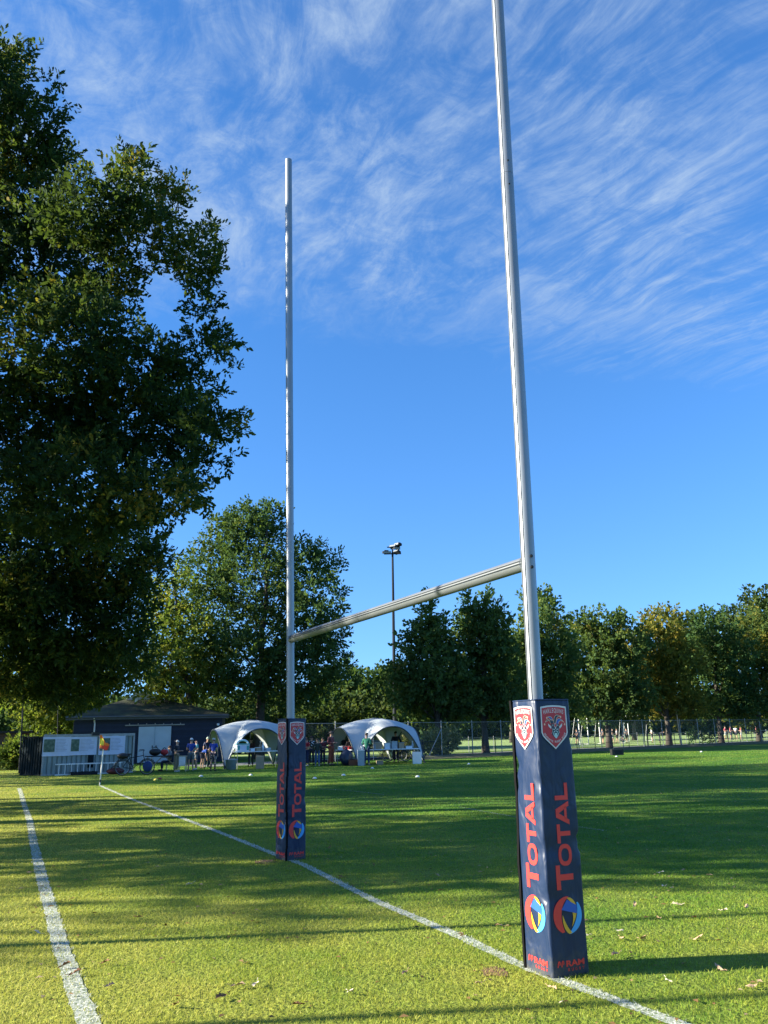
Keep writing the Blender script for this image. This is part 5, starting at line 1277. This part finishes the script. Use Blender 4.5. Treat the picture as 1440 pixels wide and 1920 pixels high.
# ------------------------------------------------------------------ people
skins = []
def cmat(name, c, var=.12, **k):
    key = 'cloth_'+name
    if key not in M: M[key] = mat(name, c, .85, var=var, nscale=7, bump=.25, bscale=18, **k)
    return M[key]
M['skin'] = mat('skin', (.46, .27, .19), .55, var=.08)
def skin_obj(name, verts, edges, m, parent, lev=1):
    """verts: list of (pos, radius); root is the first vertex"""
    me = bpy.data.meshes.new(name); bm = bmesh.new(); ly = bm.verts.layers.skin.verify(); vv = []
    for p, r in verts:
        v = bm.verts.new(p); v[ly].radius = r if isinstance(r, tuple) else (r, r); vv.append(v)
    vv[0][ly].use_root = True
    for a, b in edges: bm.edges.new((vv[a], vv[b]))
    bm.to_mesh(me); bm.free(); me.materials.append(m)
    o = bpy.data.objects.new(name, me); COL.objects.link(o); o.parent = parent
    s = o.modifiers.new('skin', 'SKIN'); s.use_smooth_shade = True; u = o.modifiers.new('sub', 'SUBSURF'); u.levels = lev; u.render_levels = lev
    skins.append(o); return o
def chain(*pts): return list(pts)
def person(label, px, Y, face, top=None, hgt=None, shirt=None, legs=None, long_sleeve=False, shorts=False, hair=(.03, .02, .015), cap=None, hat=None, pose='stand', arms='down', shoes=(.02, .02, .02), group=None, socks=None, detail=True, coat=0., pattern=None, stride=.0, name='person'):
    b0 = gx(px, Y)
    if hgt is None: hgt = at(px, top, Y).z
    k = hgt/1.75
    t = thing(name, label, 'person', b0, face, group); t.scale = (k, k, k)
    J = dict(pel=(0, 0, .95), sp=(0, 0, 1.14), ch=(0, .01, 1.34), nk=(0, 0, 1.49), h0=(0, -.015, 1.57), h1=(0, -.02, 1.66))
    dz = 0.; fwd = Vector((0, 0, 0))
    S = {}
    for s in (-1, 1):
        st = stride*s
        S[s] = dict(sh=(.175*s, .005, 1.415), el=(.23*s, .03, 1.14), wr=(.235*s, -.03, .90), hip=(.09*s, 0, .91), kn=(.105*s, -.02+st*-.5, .50), an=(.115*s, .02-st, .085), to=(.135*s, -.15-st, .035))
        if arms == 'bent' or (arms == 'one' and s == 1): S[s].update(el=(.24*s, .04, 1.14), wr=(.12*s, -.22, 1.16))
        if arms == 'hips': S[s].update(el=(.36*s, .10, 1.18), wr=(.19*s, -.02, 1.0))
        if arms == 'pockets': S[s].update(el=(.29*s, .09, 1.16), wr=(.19*s, -.05, .95))
        if arms == 'up' and s == 1: S[s].update(el=(.27*s, -.16, 1.25), wr=(.13*s, -.19, 1.48))
    if pose == 'sit':
        for q in J: J[q] = (J[q][0], J[q][1]-.03*(J[q][2] > 1.1), J[q][2]-.47)
        for s in (-1, 1):
            d = S[s]
            for q in ('sh', 'el', 'wr', 'hip'): d[q] = (d[q][0], d[q][1], d[q][2]-.47)
            d.update(kn=(.13*s, -.42, .48), an=(.13*s, -.40, .085), to=(.14*s, -.58, .035), el=(.25*s, -.10, .72), wr=(.14*s, -.34, .70))
    if pose == 'bend':
        J.update(sp=(0, -.12, 1.05), ch=(0, -.34, 1.12), nk=(0, -.48, 1.15), h0=(0, -.55, 1.15), h1=(0, -.63, 1.16))
        for s in (-1, 1): S[s].update(sh=(.17*s, -.38, 1.12), el=(.20*s, -.42, .86), wr=(.16*s, -.46, .62), kn=(.12*s, -.08, .50))
    if pose == 'crouch':
        J.update(pel=(0, .10, .42), sp=(0, 0, .58), ch=(0, -.14, .74), nk=(0, -.22, .86), h0=(0, -.25, .93), h1=(0, -.27, 1.02))
        for s in (-1, 1): S[s].update(sh=(.17*s, -.16, .80), el=(.24*s, -.28, .58), wr=(.16*s, -.42, .42), hip=(.09*s, .08, .40), kn=(.15*s, -.30, .50), an=(.13*s, -.08, .085), to=(.14*s, -.26, .035))
    # body: one continuous surface
    V = [(J['pel'], .105), (J['sp'], .10), (J['ch'], .115), (J['nk'], .05), (J['h0'], .072), (J['h1'], .082)]; E_ = [(0, 1), (1, 2), (2, 3), (3, 4), (4, 5)]
    def addv(p, r, par): V.append((p, r)); E_.append((par, len(V)-1)); return len(V)-1
    for s in (-1, 1):
        d = S[s]; a = addv(d['sh'], .058, 2); a = addv(d['el'], .043, a); w = addv(d['wr'], .028, a)
        el, wr = Vector(d['el']), Vector(d['wr']); dr = (wr-el).normalized(); sd = Vector((0, -1, 0)) if abs(dr.y) < .7 else Vector((-s, 0, 0)); sd = (sd-dr*sd.dot(dr)).normalized(); nr = dr.cross(sd)
        palm = addv(wr+dr*.06, (.034), w)
        if detail:
            for i, (o_, l) in enumerate(((.030, .075), (.010, .085), (-.010, .080), (-.030, .062))):
                f0 = addv(wr+dr*.105+sd*o_, .0095, palm); f1 = addv(wr+dr*(.105+l*.55)+sd*o_+nr*.010*s, .0088, f0); addv(wr+dr*(.105+l*.9)+sd*o_+nr*.030*s, .008, f1)
            th = addv(wr+dr*.05+sd*.045, .011, palm); addv(wr+dr*.095+sd*.062+nr*.012*s, .0095, th)
        h_ = addv(d['hip'], .082, 0); kn = addv(d['kn'], .058, h_); an = addv(d['an'], .036, kn); addv(d['to'], .030, an)
    skin_obj('body', V, E_, M['skin'], t)
    # face
    hd = (Vector(J['h0'])+Vector(J['h1']))/2; up_ = (Vector(J['h1'])-Vector(J['h0'])).normalized(); fr = Vector((0, -1, 0)) if abs(up_.y) < .6 else Vector((0, 0, -1)); fr = (fr-up_*fr.dot(up_)).normalized(); sx = Vector((1, 0, 0))
    if detail:
        b = MB()
        b.ball(hd+fr*.085-up_*.005, (.014, .022, .020), 8); b.ball(hd+fr*.078-up_*.048, (.026, .010, .007), 8)
        for s in (-1, 1): b.ball(hd+sx*.086*s-up_*.005, (.012, .022, .030), 8)
        b.build('face', M['skin'], t, True)
        b = MB()
        for s in (-1, 1): b.ball(hd+fr*.078+sx*.032*s+up_*.022, (.012, .008, .008), 8)
        b.build('eyes', M['black'], t, True)
    hc = hd+up_*.035-fr*.012
    def dome(m, nm, scale, lo, brim=0., parent=t):
        b = MB(); n = 14; vs = []; rows = 6; fs = []
        for i in range(rows+1):
            th = (PI*lo)*i/rows
            for q in range(n):
                a = 2*PI*q/n; v = hc+(sx*math.sin(th)*math.cos(a)*.092+fr*math.sin(th)*math.sin(a)*.106+up_*math.cos(th)*.105)*scale; vs.append(v)
        for i in range(rows):
            for q in range(n): fs.append((i*n+q, i*n+(q+1) % n, (i+1)*n+(q+1) % n, (i+1)*n+q))
        b.add(vs, fs)
        if brim: 
            c = hc+up_*.0; vv = []
            for i in range(9):
                a = PI*i/8; vv.append(c+sx*.085*math.cos(a)+fr*(.085+brim*math.sin(a))+up_*.006)
            for i in range(9):
                a = PI*i/8; vv.append(c+sx*.085*math.cos(a)+fr*(.02+.06*math.sin(a))+up_*.012)
            b.add(vv, [(i, i+1, 10+i, 9+i) for i in range(8)])
        return b.build(nm, m, parent, True)
    if hair is not None: dome(cmat('hair_%d' % int(hair[0]*1000), hair), 'hair', 1.03, .52)
    if cap: dome(cmat('cap_%d' % int(cap[0]*1000+cap[2]*100), cap), 'cap', 1.09, .46, .075)
    if hat:
        o = dome(cmat('hat', hat), 'hat', 1.12, .5); b = MB(); ps = []
        ring_o = [hc+(sx*math.cos(2*PI*i/16)*.165+fr*math.sin(2*PI*i/16)*.18)-up_*.004 for i in range(16)]; ring_i = [hc+(sx*math.cos(2*PI*i/16)*.098+fr*math.sin(2*PI*i/16)*.112)+up_*.012 for i in range(16)]
        b.add(ring_o+ring_i, [(i, (i+1) % 16, 16+(i+1) % 16, 16+i) for i in range(16)]); b.build('brim', cmat('hat', hat), o)
    # clothes
    if shirt:
        V = [(J['ch'], .132+coat*.3), (J['sp'], .122+coat), (tuple(Vector(J['pel'])+Vector((0, 0, .02))), .128+coat), (tuple(Vector(J['nk'])*.6+Vector(J['ch'])*.4), .075)]; E_ = [(0, 1), (1, 2), (0, 3)]
        if coat: V.append((tuple(Vector(J['pel'])-Vector((0, 0, .16))), .14+coat)); E_.append((2, 4))
        for s in (-1, 1):
            d = S[s]; V.append((d['sh'], .075)); E_.append((0, len(V)-1))
            e_ = Vector(d['el']); sh_ = Vector(d['sh'])
            if long_sleeve:
                V.append((d['el'], .060)); E_.append((len(V)-2, len(V)-1)); V.append((d['wr'], .044)); E_.append((len(V)-2, len(V)-1))
            else: V.append((tuple(sh_.lerp(e_, .72)), .062)); E_.append((len(V)-2, len(V)-1))
        sm = pattern if pattern else cmat('shirt_%d_%d_%d' % tuple(int(c*1000) for c in shirt), shirt)
        skin_obj('jacket' if coat else 'shirt', V, E_, sm, t)
    if legs:
        V = [(J['pel'], .118)]; E_ = []
        for s in (-1, 1):
            d = S[s]; V.append((d['hip'], .098)); E_.append((0, len(V)-1)); kn, an = Vector(d['kn']), Vector(d['an'])
            if shorts: V.append((tuple(Vector(d['hip']).lerp(kn, .82)), .092)); E_.append((len(V)-2, len(V)-1))
            else:
                V.append((d['kn'], .076)); E_.append((len(V)-2, len(V)-1)); V.append((tuple(an+Vector((0, 0, .03))), .060)); E_.append((len(V)-2, len(V)-1))
        lm = legs if not isinstance(legs, tuple) else cmat('legs_%d_%d_%d' % tuple(int(c*1000) for c in legs), legs)
        skin_obj('shorts' if shorts else 'trousers', V, E_, lm, t)
    for s in (-1, 1):
        d = S[s]; a, b_ = Vector(d['an']), Vector(d['to'])
        skin_obj('shoe', [(tuple(a+Vector((0, .03, -.035))), .046), (tuple(a.lerp(b_, .5)+Vector((0, 0, -.01))), .044), (tuple(b_+Vector((0, -.01, .008))), .038)], [(0, 1), (1, 2)], cmat('shoe_%d' % int(shoes[0]*1000), shoes), t)
        if socks: skin_obj('sock', [(tuple(Vector(d['kn']).lerp(a, .25)), .056), (tuple(Vector(d['kn']).lerp(a, .6)), .052), (tuple(a), .042)], [(0, 1), (1, 2)], cmat('sock', socks), t)
    return t
def plaid():
    m, nt, N, L = nmat('plaid_shirt'); out = N.new('ShaderNodeOutputMaterial'); b = N.new('ShaderNodeBsdfPrincipled'); b.inputs['Roughness'].default_value = .9; L.new(b.outputs[0], out.inputs[0])
    tc = N.new('ShaderNodeTexCoord'); ws = []
    for ax in ('X', 'Z'):
        w = N.new('ShaderNodeTexWave'); w.bands_direction = ax; w.inputs['Scale'].default_value = 4.; L.new(tc.outputs['Object'], w.inputs[0]); ws.append(w)
    a = N.new('ShaderNodeMath'); a.operation = 'ADD'; L.new(ws[0].outputs['Fac'], a.inputs[0]); L.new(ws[1].outputs['Fac'], a.inputs[1])
    r = N.new('ShaderNodeValToRGB'); r.color_ramp.elements[0].position = .2; r.color_ramp.elements[0].color = (.02, .02, .03, 1); r.color_ramp.elements[1].position = .75; r.color_ramp.elements[1].color = (.22, .05, .05, 1)
    h_ = N.new('ShaderNodeMath'); h_.operation = 'MULTIPLY'; h_.inputs[1].default_value = .5; L.new(a.outputs[0], h_.inputs[0]); L.new(h_.outputs[0], r.inputs[0]); L.new(r.outputs[0], b.inputs['Base Color']); return m
def blotch(name, c1, c2, sc_=14):
    m, nt, N, L = nmat(name); out = N.new('ShaderNodeOutputMaterial'); b = N.new('ShaderNodeBsdfPrincipled'); b.inputs['Roughness'].default_value = .9; L.new(b.outputs[0], out.inputs[0])
    tc = N.new('ShaderNodeTexCoord'); n = N.new('ShaderNodeTexNoise'); n.inputs['Scale'].default_value = sc_; n.inputs['Detail'].default_value = 1; L.new(tc.outputs['Object'], n.inputs[0])
    r = N.new('ShaderNodeValToRGB'); r.color_ramp.interpolation = 'CONSTANT'; r.color_ramp.elements[0].color = (*c1, 1); r.color_ramp.elements[1].position = .55; r.color_ramp.elements[1].color = (*c2, 1); L.new(n.outputs[0], r.inputs[0]); L.new(r.outputs[0], b.inputs['Base Color']); return m
PL = plaid(); BL = blotch('patterned_shorts', (.02, .02, .05), (.55, .42, .40)); BW = blotch('black_white_shirt', (.02, .02, .02), (.7, .7, .7), 9); RD = blotch('red_white_vest', (.35, .02, .03), (.40, .03, .04), 6)
BACK = PI
person('seated person with dark hair and grey shirt at the trestle table', 318, 43.9, -1.2, hgt=1.68, shirt=(.22, .23, .23), legs=(.03, .04, .08), pose='sit', arms='bent')
t = thing('garden_chair', 'plain chair under the seated person in the grey shirt', 'chair', gx(318, 43.95), -1.2)
b = MB(); b.box((0, .02, .385), (.42, .42, .04)); b.build('seat', M['wood'], t); b = MB(); b.box((0, .25, .68), (.42, .03, .40)); b.build('backrest', M['wood'], t)
for x in (-.18, .18):
    for y in (-.16, .22):
        b = MB(); b.tube([(x, y, 0), (x, y, .365 if y < 0 else .85)], .016, 8); b.build('leg', M['greymetal'], t)
person('man in pale cap, dark top and khaki trousers standing at the trestle table', 330, 42.2, 1.3, top=1388, shirt=(.02, .02, .03), legs=(.20, .16, .10), cap=(.55, .55, .55), arms='bent', shoes=(.55, .55, .55))
person('man in white cap, blue shirt and grey shorts with his back to us', 357, 43.2, BACK+.15, top=1384, shirt=(.02, .06, .30), legs=(.10, .14, .16), shorts=True, cap=(.75, .75, .75), arms='bent', shoes=(.25, .25, .25))
person('bald man in a teal shirt, behind the man in the white cap', 367, 44.6, -1.1, top=1386, shirt=(.05, .22, .28), legs=(.10, .12, .14), shorts=True, hair=None, arms='bent', shoes=(.6, .6, .6))
person('bending child in a bright blue shirt by the shed wall', 378, 46.0, 1.2, hgt=1.45, shirt=(.03, .10, .45), legs=(.05, .05, .08), pose='bend', shorts=True)
person('person in pale green cap between the shed wall and the left shelter', 388, 47.2, .4, top=1382, shirt=(.02, .03, .08), legs=(.03, .04, .08), cap=(.45, .55, .45))
person('player from behind in blue jersey, patterned shorts and long dark socks', 399, 42.6, BACK-.1, top=1384, shirt=(.02, .06, .36), legs=BL, shorts=True, socks=(.02, .02, .03), cap=(.5, .48, .42))
person('person in a red vest with pale sleeves right beside the far post pad', 575, 46.8, -.8, top=1383, shirt=(.38, .03, .03), pattern=RD, legs=(.02, .03, .09), long_sleeve=False, arms='bent', shoes=(.4, .4, .4))
person('person in a black and white patterned top behind the red vest', 584, 48.4, .2, top=1380, shirt=(.5, .5, .5), pattern=BW, legs=(.03, .03, .05), long_sleeve=True)
person('person in a long dark coat and blue jeans seen from behind', 595, 46.3, BACK, top=1385, shirt=(.025, .035, .03), legs=(.05, .11, .24), long_sleeve=True, coat=.03, arms='pockets', hair=(.05, .035, .025), shoes=(.45, .45, .45))
person('person in a dark burgundy jacket next to the long dark coat', 605, 47.2, .5, top=1383, shirt=(.09, .015, .025), legs=(.02, .02, .04), long_sleeve=True, arms='bent')
person('hatted person in a plaid shirt and rust brown trousers', 621, 46.6, 1.0, top=1371, shirt=(.2, .05, .05), pattern=PL, legs=(.26, .06, .03), long_sleeve=True, arms='bent', hat=(.06, .05, .045), coat=.012)
person('person in dark clothes standing under the left side of the right shelter', 645, 50.0, 0, top=1378, shirt=(.02, .02, .025), legs=(.03, .03, .04), long_sleeve=True, arms='hips')
person('dark haired person sitting low behind the table with the red box', 656, 49.2, .3, hgt=1.45, shirt=(.07, .05, .05), legs=(.03, .03, .05), long_sleeve=True, arms='bent')
person('person in a green knitted top and navy trousers, back turned, at the long table', 688, 46.0, BACK-.25, top=1374, shirt=(.03, .19, .12), legs=(.02, .04, .10), long_sleeve=True, arms='bent', hair=(.12, .08, .05), coat=.01, shoes=(.2, .2, .2))
person('person in a black jacket behind the long table, framed by the shelter arch', 743, 49.6, BACK+.3, top=1371, shirt=(.012, .015, .03), legs=(.02, .02, .03), long_sleeve=True, arms='pockets', coat=.02)
person('person in a dark top sitting behind the drinks box in the left shelter', 470, 47.5, 0, hgt=1.5, shirt=(.06, .02, .03), legs=(.03, .03, .04), long_sleeve=True)
far = [(1083, 96, (.03, .03, .04), (.02, .02, .03), 'far player in dark kit beside the leftmost white goal'), (1131, 97, (.05, .05, .06), (.02, .02, .02), 'far player at the left post of the large white goal'), (1150, 97.5, (.03, .03, .03), (.3, .3, .3), 'far player in black just right of the dark trunk'), (1158, 98, (.25, .25, .28), (.03, .03, .03), 'far player in grey inside the large white goal'), (1176, 98, (.04, .04, .05), (.04, .04, .04), 'far player in dark kit at the right post of the large goal'), (1224, 99, (.5, .5, .5), (.03, .03, .03), 'far player in white top and black shorts left of the middle trunk'),
       (1362, 106, (.5, .05, .12), (.4, .4, .4), 'far player in bright pink red at the left of the red group'), (1372, 107, (.45, .08, .10), (.05, .05, .08), 'far player in dull red, second of the red group'), (1381, 106, (.5, .5, .55), (.04, .04, .06), 'far player in white within the red group'), (1391, 107, (.40, .05, .06), (.5, .5, .5), 'far player in red with white shorts'), (1421, 105, (.30, .10, .10), (.05, .05, .05), 'far player walking alone at the right edge')]
for i, (px, Y, s_, l_, lb) in enumerate(far):
    person(lb, px, Y, rnd.uniform(-2, 2), hgt=1.7, shirt=s_, legs=l_, shorts=True, detail=False, stride=rnd.choice((0, .12, -.12)), group='players on the far pitch', arms=rnd.choice(('down', 'bent', 'hips')))
person('crouching far player in black left of the middle trunk', 1237, 99, 1.2, hgt=1.7, shirt=(.03, .03, .04), legs=(.05, .05, .07), pose='bend', detail=False, group='players on the far pitch')
person('far player sitting on the pitch by the large white goal', 1166, 96.5, .8, hgt=1.7, shirt=(.06, .06, .07), legs=(.05, .05, .05), pose='crouch', detail=False, group='players on the far pitch')
bpy.context.view_layer.update(); dg = bpy.context.evaluated_depsgraph_get()
baked = [(o, bpy.data.meshes.new_from_object(o.evaluated_get(dg))) for o in skins]
for o, me in baked:
    o.modifiers.clear(); old = o.data; o.data = me; me.name = old.name; bpy.data.meshes.remove(old)
    me.polygons.foreach_set('use_smooth', [True]*len(me.polygons))

# ------------------------------------------------------------------ fallen leaves
M['dry_leaf'] = mat('dry_oak_leaf', (.36, .24, .14), .8, var=.3, nscale=25); M['brown_leaf'] = mat('brown_oak_leaf', (.17, .075, .03), .8, var=.3, nscale=25); M['pale_leaf'] = mat('bleached_oak_leaf', (.50, .42, .32), .8, var=.2, nscale=25)
LF = [((657, 1866), 'p'), ((560, 1891), 'b'), ((415, 1876), 'b'), ((310, 1742), 'b'), ((900, 1850), 'd'), ((1035, 1858), 'd'), ((1260, 1670), 'd'), ((1245, 1666), 'p'), ((1282, 1636), 'd'), ((1162, 1751), 'p'), ((1167, 1764), 'd'), ((1205, 1765), 'd'), ((1310, 1764), 'd'), ((1155, 1797), 'd'), ((1254, 1846), 'p'), ((1411, 1856), 'd'), ((1097, 1757), 'p'), ((1378, 1668), 'd'), ((1303, 1725), 'b'), ((1358, 1712), 'p'), ((1235, 1726), 'd'), ((1190, 1700), 'd'), ((1270, 1700), 'p'), ((1400, 1705), 'd'), ((820, 1645), 'd'), ((618, 1593), 'b'), ((70, 1753), 'p'), ((120, 1818), 'b'), ((140, 1832), 'b'), ((480, 1852), 'p'), ((356, 1662), 'p'), ((1055, 1890), 'p'), ((260, 1725), 'b'), ((640, 1647), 'b'), ((445, 1855), 'd'), ((196, 1812), 'b'), ((205, 1853), 'd'), ((890, 1537), 'b'), ((1240, 1640), 'p'), ((700, 1625), 'b'), ((55, 1640), 'd'), ((1350, 1820), 'd'), ((1120, 1690), 'b'), ((760, 1830), 'd'), ((330, 1892), 'b'), ((940, 1740), 'd')]
KL = {'p': ('pale bleached oak leaf lying curled on the sunlit grass', 'pale_leaf'), 'd': ('tan dry oak leaf lying curled on the sunlit grass', 'dry_leaf'), 'b': ('dark brown oak leaf lying flat in the grass', 'brown_leaf')}
for i, ((px, py), kd) in enumerate(LF):
    p = G(px, py); r = random.Random(300+i); s = r.uniform(.06, .09); b = MB(); a = r.uniform(.3, .9)*(-1 if r.random() < .3 else 1)
    half = [(0, -.5), (.10, -.38), (.20, -.22), (.11, -.12), (.27, .02), (.15, .13), (.24, .28), (.12, .38), (0, .52)]
    top = []; vs = []; n = len(half)
    for x, y in half: vs.append((0, y, .10*math.sin(y*3)))
    for sgn in (-1, 1):
        for x, y in half: vs.append((sgn*x, y, .10*math.sin(y*3)+a*x*.9+.05*math.sin(y*9+sgn)))
    fs = []
    for k, o_ in ((0, n), (1, 2*n)):
        for j in range(n-1): fs.append((j, j+1, o_+j+1, o_+j))
    vs = [(x*s, y*s*1.15, z*s) for x, y, z in vs]; mn = min(v[2] for v in vs)
    b.add([(x, y, z-mn) for x, y, z in vs], fs); b.tube([(0, -.55*s, .02*s-mn), (0, -.85*s, .06*s-mn)], .002, 4)
    o = b.build('fallen_leaf', M[KL[kd][1]]); o.location = (p.x, p.y, .012+.012*r.random()); o.rotation_euler = (r.uniform(-.35, .35), r.uniform(-.35, .35), r.uniform(0, 6.28))
    tag(o, KL[kd][0], 'fallen leaf', 'fallen oak leaves on the grass')

# crumbs of leaf and clippings, far too many to count
n = 1500; yy = rng.uniform(4, 24, n); xx = rng.uniform(-1, 1, n)*(.5*yy+1); aa = rng.uniform(0, 2*PI, n); sz = rng.uniform(.012, .034, n); zz = rng.uniform(.012, .024, n)
c_, s_ = np.cos(aa)*sz, np.sin(aa)*sz
V = np.stack([np.stack([xx+c_, yy+s_, zz], 1), np.stack([xx-s_*.5, yy+c_*.5, zz+sz*.35], 1), np.stack([xx-c_, yy-s_, zz], 1), np.stack([xx+s_*.5, yy-c_*.5, zz+sz*.15], 1)], 1).reshape(-1, 3)
M['litter'] = leaf_mat('leaf_litter', [(0, (.10, .05, .02)), (.5, (.24, .14, .06)), (1, (.48, .38, .24))], .1)
tag(np_mesh('leaf_litter', V, 0, [np.arange(4*n).reshape(-1, 4)], M['litter']), 'small brown crumbs of leaves scattered through the turf', 'leaf litter', kind='stuff')
